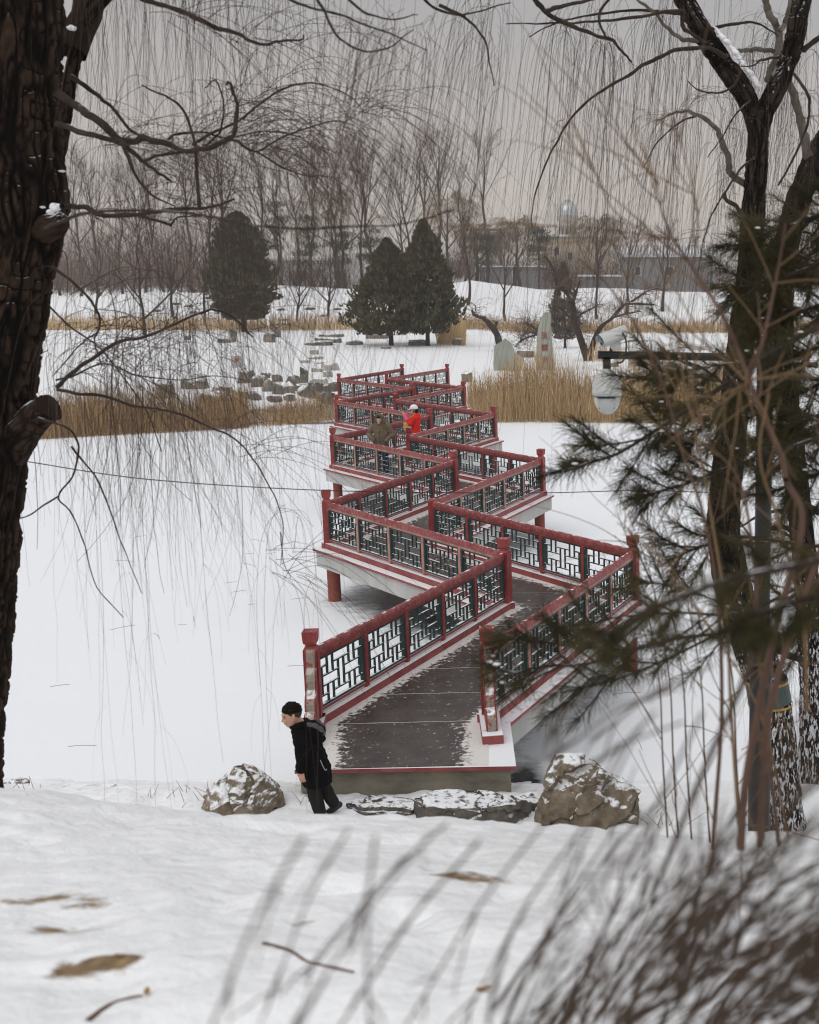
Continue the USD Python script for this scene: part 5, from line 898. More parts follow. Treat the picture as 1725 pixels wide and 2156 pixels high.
def trunk_mesh(path, rads, nu, nv, amp, seed, freq=10.0):
    """path sampled evenly; bark broken into long ridges and furrows darkened by cork tone and painted crevice shade; returns vertices, faces, ridge height 0..1"""
    p = spline(path, nv); r = np.interp(np.linspace(0, 1, nv), np.linspace(0, 1, len(rads)), rads)
    T = np.gradient(p, axis=0); T /= np.linalg.norm(T, axis=1, keepdims=True); A = np.cross(T, [0, 1, .001]); A /= np.linalg.norm(A, axis=1, keepdims=True); B = np.cross(T, A)
    s = np.concatenate([[0], np.cumsum(np.linalg.norm(np.diff(p, axis=0), axis=1))]); th = np.linspace(0, 2*np.pi, nu, endpoint=False); SS, TH = np.meshgrid(s, th, indexing='ij')
    RR = np.repeat(r[:, None], nu, 1); rm = max(.10, RR.mean()); c, sn = np.cos(TH)*rm*freq*1.5, np.sin(TH)*rm*freq*1.5
    w1 = (meshkit.noise(np.stack([c*.7, sn*.7, SS*3.2], -1), seed) - .5)*1.5; w2 = (meshkit.noise(np.stack([c*.7 + 9, sn*.7, SS*3.2], -1), seed+7) - .5)*1.5
    n1 = np.abs(meshkit.noise(np.stack([c + w1, sn + w2, SS*freq*.20], -1), seed+1) - .5)*2; n2 = np.abs(meshkit.noise(np.stack([c*1.9 + w2, sn*1.9 + w1, SS*freq*.45], -1), seed+2) - .5)*2
    brk = np.abs(meshkit.noise(np.stack([c*.8, sn*.8, SS*freq*1.1], -1), seed+4) - .5)*2
    ridge = np.clip(np.minimum(n1*3.0, np.minimum(n2*3.6 + .25, brk*4 + .45)), 0, 1); fine = meshkit.fbm(np.stack([c*4, sn*4, SS*freq*2.0], -1), 2, seed+5) - .5; big = meshkit.noise(np.stack([c*.2, sn*.2, SS*1.1], -1), seed+3) - .5
    d = amp*1.5*(ridge - .75) + amp*.7*fine + amp*1.0*big
    V = p[:, None] + (RR + d)[..., None]*(np.cos(TH)[..., None]*A[:, None] + np.sin(TH)[..., None]*B[:, None])
    i, j = np.meshgrid(np.arange(nv-1), np.arange(nu), indexing='ij'); f = np.stack([i*nu+j, i*nu+(j+1) % nu, (i+1)*nu+(j+1) % nu, (i+1)*nu+j], -1).reshape(-1, 4)
    return V.reshape(-1, 3), f, np.clip(ridge*.75 + fine*.6, 0, 1).ravel()
def trunk(name, tm, mat, parent): q = obj(name, tm[:2], mat, parent, smooth=True); primvar(q, 'ridge', tm[2]); return q
def imgpath(pts, D, dD=0.0, seed=0):
    n = len(pts); return np.array([W(a, b, D + dD*i/max(1, n-1) + .06*math.sin(i*2.1 + seed)) for i, (a, b) in enumerate(pts)])
def wobble(k, a, seed):
    rg = np.random.default_rng(abs(int(seed))); w = rg.normal(0, 1, k.shape); w[1:-1] = (w[:-2] + 2*w[1:-1] + w[2:])/4; w[0] = 0; return k + w*a
class Willow:
    def __init__(s, name, label): s.T = thing(name, label, 'tree'); s.P, s.R, s.limbs = {}, {}, []
    def limb(s, pts, r0, r1, D, dD=0.0, mat='twig_bark', n=5, seed=0):
        k = spline(imgpath(pts, D, dD, seed), len(pts)*n); u = D/F; k = wobble(k, max(.0035, r0*u*.30), seed + int(pts[0][0])); rw = 1 + .22*(np.random.default_rng(seed + 5).random(len(k)) - .5); s.P.setdefault(mat, []).append(k); s.R.setdefault(mat, []).append(np.linspace(r0*u, r1*u, len(k))*rw); s.limbs.append(k); return k
    def done(s):
        for m in s.P:
            for k, r in zip(s.P[m], s.R[m]):
                q = obj('limb', tubes([k], [r], 10), m, s.T, smooth=True)
                if m.endswith('y_bark') or m.startswith('willow'): primvar(q, 'ridge', np.full(len(k)*10, .5))
def strands(rg, starts, drift, dsd, length, sway=.10, n=12, w=.0032, out=.25, side=.45, curl=.0):
    """hanging willow rods: leave the limb, arch over and hang; drift = mean sideways slope of the hang"""
    P, Wd = [], []
    for o in starts:
        L = length(o, rg); a = rg.uniform(0, 6.28); t = np.linspace(0, 1, n); dr = drift + rg.normal(0, dsd); dy = rg.normal(0, .06); e = out*rg.uniform(.2, 1)
        rise = np.exp(-t*6); x = o[0] + math.cos(a)*e*(1 - rise) + dr*L*t**1.35 + sway*L*.12*np.sin(t*rg.uniform(2, 5) + rg.uniform(0, 6))*t + rg.normal(0, curl)*L*t**3; y = o[1] + math.sin(a)*e*(1 - rise) + dy*L*t; z = o[2] + .12*e*np.sin(np.minimum(t*8, np.pi)) - L*t*np.clip(.35 + t*1.2, 0, 1) - 0.0
        p = np.stack([x, y, z], 1) + np.cumsum(rg.normal(0, .004, (n, 3)), 0)*L*.5; ww = w*rg.uniform(.65, 1.35)*(1 - .55*t); P.append(p); Wd.append(ww)
        if rg.random() < side*1.6:
            for _ in range(rg.integers(1, 4)):
                i = rg.integers(2, n-3); l2 = L*rg.uniform(.10, .30); s_ = rg.choice([-1, 1]); t2 = np.linspace(0, 1, 6); q = p[i] + np.stack([s_*.22*l2*(1 - np.exp(-t2*3)) + dr*l2*t2, rg.normal(0, .1)*l2*t2, -l2*t2**1.25], 1); P.append(q); Wd.append(ww[i]*.7*(1 - .5*t2))
    return P, Wd
def onlimb(rg, limbs, n, lo=.1):
    base = onlimb1(rg, limbs, max(1, n//4), lo); return [base[int(rg.integers(len(base)))] + rg.normal(0, .07, 3)*[1, 1, .3] for _ in range(n)]
def onlimb1(rg, limbs, n, lo=.1):
    L = np.array([len(k) for k in limbs], float); out = []
    for i in rg.choice(len(limbs), n, p=L/L.sum()): k = limbs[i]; u = lo + (1 - lo)*rg.random(); j = u*(len(k)-1); a = int(j); out.append(k[a]*(1 - (j - a)) + k[min(a+1, len(k)-1)]*(j - a))
    return out

# --- big willow at the left edge
LW = Willow('willow_tree', 'huge dark willow trunk with furrowed bark at the left edge, twigs hanging')
D0 = 8.3; pr = [(-112, 1830), (-108, 1660), (-98, 1500), (-82, 1320), (-66, 1150), (-50, 960), (-36, 820), (-14, 680), (6, 540), (26, 430), (18, 300), (16, 150), (20, 0), (26, -160)]
trunk('trunk', trunk_mesh(np.array([W(a, b, D0) for a, b in pr]), np.array([116, 104, 99, 97, 97, 96, 96, 96, 99, 104, 96, 96, 97, 98])*D0*1.005/F, 380, 900, .026, 3), 'willow_bark', LW.T)
# swelling round an old branch wound, stub of a sawn limb
kn = trimesh.creation.icosphere(5, 1.0); v = np.array(kn.vertices); v = v*(1 + .35*(meshkit.fbm(v*2.2, 4, 5) - .5)[:, None] + .12*(meshkit.fbm(v*7, 3, 6) - .5)[:, None]); c = W(104, 478, D0 - .10); obj('burl', (v*[.135, .12, .085] @ trimesh.transformations.rotation_matrix(-.5, [0, 1, 0])[:3, :3].T + c, kn.faces), 'willow_bark', LW.T, smooth=True); primvar(LW.T.GetChild('burl'), 'ridge', .35 + .7*meshkit.fbm(v*3.5, 4, 8))
sp = np.array([W(15, 945, D0 + .05), W(50, 905, D0 - .08), W(80, 875, D0 - .15), W(103, 857, D0 - .18)]); trunk('sawn_stub', trunk_mesh(sp, np.array([.15, .12, .105, .098]), 90, 70, .010, 9), 'willow_bark', LW.T)
ax = sp[-1] - sp[-2]; ax /= np.linalg.norm(ax); a1 = np.cross(ax, [0, 0, 1]); a1 /= np.linalg.norm(a1); a2 = np.cross(a1, ax); th = np.linspace(0, 2*np.pi, 33)[:-1]
obj('cut_face', (np.vstack([sp[-1] + ax*.004, sp[-1] + .096*(1 + .12*np.sin(th*3 + 1))[:, None]*(np.cos(th)[:, None]*a1 + np.sin(th)[:, None]*a2)]), np.array([[0, k+1, (k+1) % 32 + 1] for k in range(32)])), 'cut_wood', LW.T)
for (a, b, w_, h_) in ((116, 436, .035, .045), (106, 446, .02, .03), (130, 360, .02, .012), (90, 436, .012, .012), (150, 58, .03, .03)):
    t = trimesh.creation.icosphere(3, 1.0); v = np.array(t.vertices); v = v*(1 + .8*(meshkit.fbm(v*1.6 + a, 3, 3) - .5)[:, None]); obj('snow_clump', (v*[w_, .03, h_*.6] + W(a, b, D0 - (.27 if a < 125 else .1)), t.faces), 'snow_white', LW.T, smooth=True)
trunk('second_stem', trunk_mesh(np.array([W(a, b, D0 + .9) for a, b in [(70, 600), (108, 420), (122, 330), (138, 230), (154, 138), (184, 40), (202, -10), (212, -70)]]), np.array([18, 16, 15, 14, 13, 13, 12, 12])*D0*1.1/F, 120, 260, .010, 14), 'willow_bark', LW.T)
trunk('second_stem_fork', trunk_mesh(np.array([W(a, b, D0 + .9) for a, b in [(172, 60), (190, 30), (213, 5), (245, -30)]]), np.array([12, 12, 11, 10])*D0*1.1/F, 60, 80, .006, 15), 'willow_bark', LW.T)
Bn = [([(118,192),(160,222),(190,245),(255,293),(300,292),(345,300),(410,317),(465,302),(490,280),(497,225),(488,195),(480,172)], 9, 2.5, 8.1, -.4), ([(118,260),(190,282),(255,303),(300,340),(330,360),(362,382)], 6.5, 2.5, 8.0, .2), ([(255,296),(270,330),(285,370),(320,410),(380,440)], 4.5, 1.2, 7.9, .1), ([(150,160),(200,195),(235,225),(280,277),(330,305)], 5, 2, 8.8, -.5), ([(280,-25),(300,-4),(350,15),(400,30),(450,55),(500,70),(530,88),(570,92),(600,83),(635,82),(640,76)], 6, 1.6, 7.6, .2),
  ([(130,434),(175,437),(215,452),(300,450),(370,440),(420,437),(460,430),(495,420)], 6, 2, 8.0, .1), ([(215,455),(280,452),(350,470),(360,472),(375,458),(420,455)], 4, 1.4, 8.0, .1), ([(420,437),(415,370),(412,310),(395,250),(370,215),(330,195),(300,180)], 4, 1.5, 7.9, .2), ([(300,340),(340,325),(410,318)], 3, 3, 8.0, 0), ([(405,305),(450,278),(500,255),(575,198),(640,175),(690,182),(740,205),(770,240)], 3, .9, 7.9, .8), ([(465,302),(495,295),(540,318),(600,285),(700,255),(745,262)], 3, 1, 7.9, .7), ([(540,318),(590,350),(640,368),(690,372)], 2.4, .9, 8.0, .5), ([(345,300),(370,283),(430,278),(480,290),(560,275),(640,290)], 3, 1, 8.0, .4), ([(410,317),(440,300),(465,270),(470,215),(455,170),(430,185)], 2.6, 1.2, 8.0, 0),
  ([(120,815),(150,785),(190,759),(250,719),(300,711),(350,689),(425,656),(460,654),(500,674),(530,709)], 4.6, 1.6, 7.6, .6), ([(120,820),(175,831),(220,834),(280,854),(350,864),(400,879),(440,898),(490,920),(529,962),(569,1027),(594,1093),(595,1150),(590,1190)], 3.8, .7, 7.7, .8), ([(590,1120),(598,1185),(612,1217)], 1, .6, 8.5, 0), ([(118,800),(160,790),(220,765),(290,790),(380,800),(450,790),(520,800)], 2.2, .8, 7.8, .5), ([(100,640),(150,690),(210,735),(300,850),(340,950)], 2.2, 1, 8.0, .2), ([(110,560),(170,610),(205,655),(210,690),(198,720),(215,770)], 3, 1.4, 8.1, .1), ([(205,700),(170,725),(110,790)], 2, 1, 8.1, 0),
  ([(95,480),(170,450),(250,442),(350,445),(450,455),(500,468),(600,482),(750,478),(860,470),(960,440)], 3.6, 1.2, 5.2, -.3), ([(80,880),(140,900),(165,940),(155,1000),(123,1045),(150,1080),(180,1150),(200,1230),(260,1300)], 2.6, .9, 8.0, .2), ([(150,940),(210,1020),(250,1130),(300,1250)], 2.2, .8, 7.8, .3), ([(123,1045),(60,1085),(40,1090)], 2, 1.2, 8.0, 0)]
for i, (p, a, b, d, dd) in enumerate(Bn): LW.limb(p, a, b, d, dd, 'twig_bark', seed=i)
# limbs overhead, above the picture, that carry the hanging twigs
OV = [LW.limb(p, 30, 8, d, dd, 'willow_bark', seed=40+i) for i, (p, d, dd) in enumerate([([(60,-170),(180,-190),(330,-170),(480,-120),(600,-60)], 8.2, .6), ([(60,-170),(240,-260),(460,-260),(700,-190),(900,-110),(1010,-40)], 8.0, 1.6), ([(60,-170),(200,-240),(420,-220),(640,-140),(780,-60)], 7.6, -1.0), ([(150,110),(220,-80),(360,-160),(560,-150),(700,-70)], 9.2, 1.0)])]
b2 = [LW.limb(p, 3.4, 1.1, d, dd, 'twig_bark', seed=60+i) for i, (p, d, dd) in enumerate([([(560,-40),(620,5),(700,25),(760,48),(830,75),(900,105)], 6.4, .4), ([(880,-30),(905,10),(960,30),(1010,22),(1075,5)], 8.6, .3), ([(905,-5),(1000,-15),(1080,-40)], 8.6, 0), ([(925,10),(985,40),(1018,80),(1030,120),(1040,180)], 8.4, .2), ([(640,-30),(680,15),(705,70),(760,105),(815,100),(870,60)], 6.2, .2), ([(700,-40),(760,20),(820,40),(880,30)], 6.6, .3)])]
LW.done()
rg = np.random.default_rng(17)
hang = LW.limbs
P1, W1 = strands(rg, onlimb(rg, OV[:1] + OV[3:] + [OV[2]], 215), -.05, .11, lambda o, r: r.uniform(.5, 3.6), w=.0023, sway=.45, curl=.05)
P2, W2 = strands(rg, onlimb(rg, hang[:21], 215, .25), -.02, .07, lambda o, r: max(.35, min(r.uniform(.4, 3.4), o[2] - 2.2)), w=.0022, out=.5)
P3, W3 = strands(rg, onlimb(rg, [OV[1], OV[2]] + b2, 190, .3), -.27, .06, lambda o, r: r.uniform(.7, 2.7), w=.0020, sway=.05)
st = [W(rg.uniform(90, 560)*.9 + 20, rg.uniform(560, 900), rg.uniform(7.2, 9.6)) for _ in range(210)]
P4, W4 = strands(rg, [o for o in st], -.03, .10, lambda o, r: r.uniform(.5, 1.75)*(1 if o[0] > -1.6 else .9), w=.0020, out=.35, side=.7, curl=.10)
st = [W(rg.uniform(95, 520), rg.uniform(520, 880), rg.uniform(7.4, 9.2)) for _ in range(34)]
P6, W6 = strands(rg, st, -.02, .16, lambda o, r: r.uniform(.7, 1.7), w=.0052, out=.5, side=1.0, curl=.16, sway=.3)
P4, W4 = P4 + P6, W4 + W6
curves('hanging_twigs', P1 + P3, W1 + W3, 'willow_twig', LW.T); curves('hanging_twigs', P2 + P4, W2 + W4, 'willow_twig', LW.T)
# arching side shoots
P5, W5 = [], []
for o in onlimb(rg, hang[:21], 420, .2):
    a = rg.uniform(-.6, 1.2); L = rg.uniform(.4, 1.3); t = np.linspace(0, 1, 9); P5.append(o + np.stack([math.cos(a)*L*t, rg.normal(0, .3)*L*t, math.sin(a)*L*t - .75*L*t**2.2], 1) + np.cumsum(rg.normal(0, .006, (9, 3)), 0)); W5.append(.0036*(1 - .65*t))
curves('side_shoots', P5, W5, 'willow_twig', LW.T)

# --- forked willow on the right
RW = Willow('willow_tree', 'dark forked willow on the right behind the camera pole, snow on its fork')
D1 = 11.0; u1 = D1/F
pr = [(1668,1860,52),(1650,1720,47),(1640,1600,45),(1622,1480,44),(1592,1380,43),(1556,1280,41),(1533,1180,39),(1524,1100,36),(1536,950,32),(1556,760,29),(1576,600,27),(1586,450,24),(1595,330,22),(1598,245,23)]
tp = np.array([W(a, b, D1) for a, b, _ in pr]); trunk('trunk', trunk_mesh(tp, np.array([r for *_, r in pr])*u1, 200, 620, .014, 21), 'grey_bark', RW.T)
for nm, pts, rr, sd in (('fork_limb', [(1600,290),(1580,225),(1556,178),(1520,128),(1480,68),(1440,-5),(1415,-60)], [19,21,22,21,20,20,19], 22), ('fork_limb', [(1597,290),(1612,232),(1634,188),(1662,125),(1678,60),(1690,-10),(1698,-70)], [18,20,20,20,20,19,19], 23)):
    k = np.array([W(a, b, D1 + .1*(i % 2)) for i, (a, b) in enumerate(pts)]); trunk(nm, trunk_mesh(k, np.array(rr)*u1, 120, 300, .012, sd), 'grey_bark', RW.T); RW.limbs.append(spline(k, 30))
sn_ = [W(a, b, D1 - .02) for a, b in [(1500,62),(1515,84),(1530,100),(1545,118),(1560,140),(1578,165),(1592,188)]]
mb = MB(); kk = spline(np.array(sn_), 70); nn = meshkit.noise(np.stack([np.arange(70)*.33, np.zeros(70), np.zeros(70)], 1), 3)
for i in range(70):
    r = .008 + .022*nn[i]; t = trimesh.creation.icosphere(2, r); mb.add(np.array(t.vertices)*[1.0, 1.2, .8] + kk[i] + [.012 + .03*nn[(i*7) % 70], -.02, .018], t.faces)
obj('snow_line', mb.get(), 'snow_white', RW.T, smooth=True)
RB_ = [([(1448,40),(1432,22),(1362,32),(1287,42),(1212,47),(1137,50),(1067,48)], 4, 1, 11, -1.0, 'twig_bark'), ([(1450,30),(1362,22),(1287,25),(1222,35),(1165,50),(1115,78)], 3.4, 1, 11, .5, 'twig_bark'), ([(1100,-45),(1127,0),(1147,25),(1187,47),(1237,67),(1285,83),(1300,95),(1315,115),(1332,130)], 6, 2, 10, .5, 'twig_bark'), ([(1147,25),(1185,12),(1240,0),(1290,-20)], 4.5, 3, 10, .2, 'twig_bark'), ([(1530,120),(1513,110),(1492,100),(1437,102),(1387,120),(1337,150),(1277,185),(1222,225),(1182,280),(1152,340),(1127,410),(1118,480)], 5, 1, 11, -.8, 'twig_bark'), ([(1500,98),(1487,85),(1452,85),(1430,78),(1412,65),(1382,30),(1350,5),(1300,-30)], 5, 2.5, 11, -.3, 'pale_bark'), ([(1300,-25),(1262,30),(1275,75),(1290,85)], 3, 2, 10.6, 0, 'twig_bark'), ([(1440,20),(1438,55),(1460,72),(1490,92)], 5, 3, 10.9, 0, 'twig_bark'),
  ([(1600,-40),(1611,0),(1623,35),(1638,63),(1639,105),(1625,140),(1618,165)], 7, 8, 12.2, 0, 'pale_bark'), ([(1668,-30),(1665,10),(1655,45),(1640,66)], 5, 6, 12.2, 0, 'pale_bark'), ([(1655,150),(1664,180),(1677,222),(1693,280),(1703,330)], 7, 10, 12.3, .2, 'pale_bark'), ([(1553,107),(1588,104),(1632,106)], 4.4, 5, 12, .2, 'pale_bark'), ([(1580,394),(1541,366),(1532,327),(1513,280),(1502,264),(1467,243),(1448,233),(1420,238),(1385,252)], 8, 1.5, 11.2, -.8, 'pale_bark'), ([(1467,243),(1425,262),(1385,300),(1360,345)], 2.2, 1, 10.8, -.3, 'twig_bark'), ([(1690,105),(1725,80),(1760,60)], 6, 4, 11, 0, 'twig_bark'), ([(1672,155),(1700,195),(1705,230),(1695,280),(1665,345),(1640,390)], 3.5, 2, 10.8, 0, 'twig_bark'), ([(1500,60),(1560,48),(1600,50),(1640,75)], 3.5, 1.4, 11.2, 0, 'twig_bark'), ([(1560,148),(1545,180),(1510,195),(1470,188),(1450,170)], 3, 1, 10.9, -.2, 'twig_bark'), ([(1640,120),(1605,125),(1585,138),(1560,140)], 3, 1, 10.9, 0, 'twig_bark'), ([(1575,470),(1555,440),(1530,420),(1525,408)], 5, 3.5, 10.7, 0, 'twig_bark'), ([(1590,330),(1560,355),(1530,400),(1500,450),(1480,510)], 3, 1, 10.6, -.3, 'twig_bark'), ([(1580,210),(1550,240),(1520,290),(1490,330)], 2.2, .9, 10.8, -.3, 'twig_bark')]
rl = [RW.limb(p, a, b, d, dd, m, seed=i) for i, (p, a, b, d, dd, m) in enumerate(RB_)]
OR_ = [RW.limb(p, 26, 7, d, dd, 'grey_bark', seed=70+i) for i, (p, d, dd) in enumerate([([(1415,-60),(1330,-150),(1200,-180),(1080,-140),(1010,-60)], 11, -1.0), ([(1415,-60),(1400,-160),(1300,-240),(1180,-230)], 11, 1.0), ([(1698,-70),(1640,-170),(1520,-190),(1420,-140)], 11, .8), ([(1698,-70),(1740,-160),(1780,-150)], 11, .3)])]
RW.done()
P1, W1 = strands(rg, onlimb(rg, OR_[:2] + rl[:4], 150, .15), -.13, .05, lambda o, r: r.uniform(.8, 3.1), w=.0027, sway=.05)
P2, W2 = strands(rg, onlimb(rg, OR_[2:] + rl[4:13] + RW.limbs[:2], 230), -.09, .07, lambda o, r: r.uniform(.5, 2.9), w=.0027)
P3, W3 = strands(rg, onlimb(rg, rl[8:], 200), -.12, .14, lambda o, r: r.uniform(.4, 2.2), w=.0026, out=.5, side=.7)
curves('hanging_twigs', P1 + P2 + P3, W1 + W2 + W3, 'willow_twig', RW.T)
# green protective wrap with two yellow ties round the lower trunk
wz = [(1614,1432), (1622,1480)]; wp = np.array([W(a, b, D1) for a, b in wz]); flat('wrap_green', (0.035, 0.06, 0.055), .6); flat('tie_yellow', (0.42, 0.24, 0.04), .6)
def ring(a, b, r0, r1, name, mat):
    p = np.linspace(a, b, 4); V_, f_, _r = trunk_mesh(p, np.array([r0, r1]), 64, 10, .002, 31); obj(name, (V_, f_), mat, RW.T, smooth=True)
ring(wp[0], wp[1], 44*u1 + .014, 45*u1 + .014, 'trunk_wrap', 'wrap_green'); ring(wp[0] + [0, 0, .012], wp[0] - [0, 0, .014], 44*u1 + .022, 44*u1 + .022, 'wrap_tie', 'tie_yellow'); ring(wp[1] + [0, 0, .010], wp[1] - [0, 0, .012], 45*u1 + .022, 45*u1 + .022, 'wrap_tie', 'tie_yellow')
# --- second willow at the right edge
EW = Willow('willow_tree', 'thick leaning willow at the right edge behind the forked one')
pr = [(1712,1850,36),(1706,1700,32),(1712,1500,29),(1700,1250,27),(1676,1000,26),(1652,800,26),(1645,640,26),(1655,520,26),(1682,420,26),(1722,330,26),(1770,250,25)]
trunk('trunk', trunk_mesh(np.array([W(a, b, 12.6) for a, b, _ in pr]), np.array([r for *_, r in pr])*12.6/F, 140, 400, .014, 33), 'grey_bark', EW.T)
for i, (p, a, b) in enumerate([([(1700,1400),(1660,1380),(1620,1360),(1590,1362)], 10, 3), ([(1690,1130),(1650,1110),(1600,1125),(1560,1150)], 7, 2), ([(1725,1080),(1690,1060),(1650,1075),(1600,1085),(1540,1120)], 7, 1.5), ([(1650,760),(1620,735),(1580,725),(1540,712)], 6, 2), ([(1720,770),(1690,768),(1650,772),(1610,765)], 6, 3)]): EW.limb(p, a, b, 12.0, .2, 'twig_bark', seed=i)
EW.done()
P1, W1 = strands(rg, onlimb(rg, EW.limbs, 160), -.05, .12, lambda o, r: r.uniform(.3, 1.3), w=.0026, side=.7); curves('hanging_twigs', P1, W1, 'willow_twig', EW.T)

# --- pine at the right: limbs with needle tufts
leafmat('pine_needle', (0.022, 0.022, 0.010), (0.075, 0.062, 0.026), 3.0)
PN = thing('pine_tree', 'dark green pine at the right with long needle tufts dusted with snow', 'tree')
rg = np.random.default_rng(23); NP, NW, LP_, LR_ = [], [], [], []
tk = np.array([W(1850, 1900, 6.4), W(1860, 1400, 6.4), W(1840, 900, 6.4), W(1830, 300, 6.4), W(1810, -100, 6.4)]); trunk('trunk', trunk_mesh(tk, np.array([.15, .14, .13, .11, .09]), 90, 260, .012, 41), 'willow_bark', PN.T if hasattr(PN, 'T') else PN)
def tuft(o, d, n, L, w=.0021, spread=.55):
    d = d/np.linalg.norm(d); a = rg.normal(0, spread, (n, 3)); dd = d + a; dd /= np.linalg.norm(dd, axis=1, keepdims=True); o2 = o + d*rg.uniform(-.35, .25, (n, 1))*L; l = L*rg.uniform(.55, 1.15, (n, 1)); m = o2 + dd*l*.55 - [0, 0, .01]*l; e = o2 + dd*l - np.array([0, 0, .10])*l
    for k in range(n): NP.append(np.array([o2[k], m[k], e[k]])); NW.append(np.array([w, w, w*.5]))
def pine_limbs(T):
    small = [(k, r) for k, r in zip(LP_, LR_) if len(k) == 6]
    for k, r in zip(LP_, LR_):
        if len(k) != 6: obj('limb', tubes([k], [r], 7), 'twig_bark', T, smooth=True)
    tag(obj('side_twigs', tubes([a for a, _ in small], [b for _, b in small], 5), 'twig_bark', T, smooth=True), kind='stuff')
def pbranch(pts, D, dD, r0, r1, ns, L=.12, nt=44, slen=.40, tip=1.0, lo=.12, hang=0.0):
    k = spline(imgpath(pts, D, dD), len(pts)*8); u = D/F; LP_.append(k); LR_.append(np.linspace(r0*u, r1*u, len(k))); main = k[-1] - k[-8]; main /= np.linalg.norm(main)
    for j in range(ns):
        i = int((lo + (1 - lo)*(j + rg.random())/ns)*(len(k) - 2)); o = k[i]; d = k[i+1] - k[i]; d /= np.linalg.norm(d); sd = np.cross(d, rg.normal(0, 1, 3) + [0, .3, 0]); sd /= np.linalg.norm(sd); d2 = d*.75 + sd*.75 + np.array([0, 0, .10 - hang]); d2 /= np.linalg.norm(d2); l = slen*rg.uniform(.35, 1.1)*(1.1 - .5*i/len(k)); t = np.linspace(0, 1, 6)[:, None]; b = o + d2*l*t + np.array([0, 0, .12*l])*t**2; LP_.append(b); LR_.append(np.linspace(.006, .003, 6)*(D/6))
        for q in range(2, 6): tuft(b[q], b[q] - b[q-1] + d2*.02, nt if q == 5 else nt*2//3, L)
    for i in range(int(len(k)*lo), len(k) - 1, 2): tuft(k[i], k[i+1] - k[i], nt//2, L*.9, spread=.8)
    tuft(k[-1], main, int(nt*1.6*tip), L*1.1)
PB = [([(1830,640),(1700,700),(1600,760),(1490,835),(1390,900),(1290,960),(1222,972)], 6.0, -.3, 7, 2.2, 16), ([(1830,880),(1700,930),(1560,975),(1440,1020),(1345,1046)], 6.2, -.4, 6, 2, 12), ([(1830,1160),(1720,1150),(1560,1130),(1480,1150),(1425,1172)], 6.4, -.2, 5, 2, 9), ([(1840,1180),(1700,1230),(1560,1290),(1420,1290),(1300,1300),(1180,1330)], 5.4, -.4, 6, 2, 13), ([(1700,1235),(1560,1320),(1400,1350),(1250,1395),(1130,1405),(1040,1432)], 5.2, -.5, 6, 2, 15), ([(1500,1340),(1400,1390),(1300,1430),(1215,1450)], 5.2, -.2, 4, 2, 9), ([(1400,1350),(1330,1365),(1230,1365),(1090,1345),(1050,1350)], 5.1, -.2, 3, 1.5, 9), ([(1560,1290),(1470,1250),(1390,1230),(1350,1225)], 5.6, 0, 3, 1.5, 7), ([(1600,760),(1500,770),(1420,790),(1380,800)], 6.2, .1, 3, 1.5, 7), ([(1560,860),(1480,900),(1400,925)], 6.1, 0, 3, 1.5, 6),
      ([(1830,420),(1740,450),(1640,480),(1560,520)], 6.6, .1, 7, 2.5, 13), ([(1830,520),(1720,560),(1620,590),(1550,610)], 6.4, .2, 6, 2.5, 12), ([(1830,600),(1740,640),(1660,660),(1590,680)], 6.6, .0, 6, 2.5, 12), ([(1830,740),(1740,800),(1640,850),(1560,890)], 6.7, .2, 6, 2.5, 12), ([(1830,830),(1750,870),(1680,890),(1600,940)], 6.4, .2, 5, 2, 10), ([(1830,950),(1760,985),(1690,1010),(1620,1040)], 6.6, .2, 5, 2, 9), ([(1830,470),(1760,500),(1700,540),(1640,560)], 6.9, .2, 5, 2, 10), ([(1830,690),(1770,720),(1710,735),(1650,750)], 6.9, 0, 5, 2, 9), ([(1820,1250),(1740,1300),(1660,1330),(1600,1350)], 6.2, .2, 5, 2, 9)]
for i, (p, d, dd, a, b, n) in enumerate(PB):
    if 3 <= i <= 7: pbranch(p, d, dd, a*.8, b*.6, n, L=.105, nt=20, slen=.30, lo=.2)
    else: pbranch(p, d, dd, a, b, int(n*1.6), nt=38)
pine_limbs(PN); curves('needles', NP, NW, 'pine_needle', PN)
mb = MB()
for i in range(60):
    k = LP_[rg.integers(0, len(LP_))]; o = k[rg.integers(2, len(k))]; t = trimesh.creation.icosphere(1, rg.uniform(.006, .012)); mb.add(np.array(t.vertices)*[1.5, 1, .5] + o + [0, 0, .02], t.faces)
tag(obj('snow_bits', mb.get(), 'snow_white', PN, smooth=True), kind='stuff')
# near, out-of-focus bough of the same pine kind, hanging across the right side
PN2 = thing('pine_tree', 'blurred pine bough close to the viewer, crossing in front of the right railing', 'tree'); NP, NW, LP_, LR_ = [], [], [], []
for p, d, dd, a, b, n in [([(1850,1130),(1725,1180),(1560,1215),(1430,1258),(1320,1312),(1240,1360)], 2.5, -.2, 10, 4, 7), ([(1800,1240),(1700,1260),(1600,1290),(1520,1330)], 2.4, 0, 8, 4, 7)]: pbranch(p, d, dd, a, b, n, L=.06, nt=26, slen=.10)
pine_limbs(PN2); curves('needles', NP, NW, 'pine_needle', PN2)

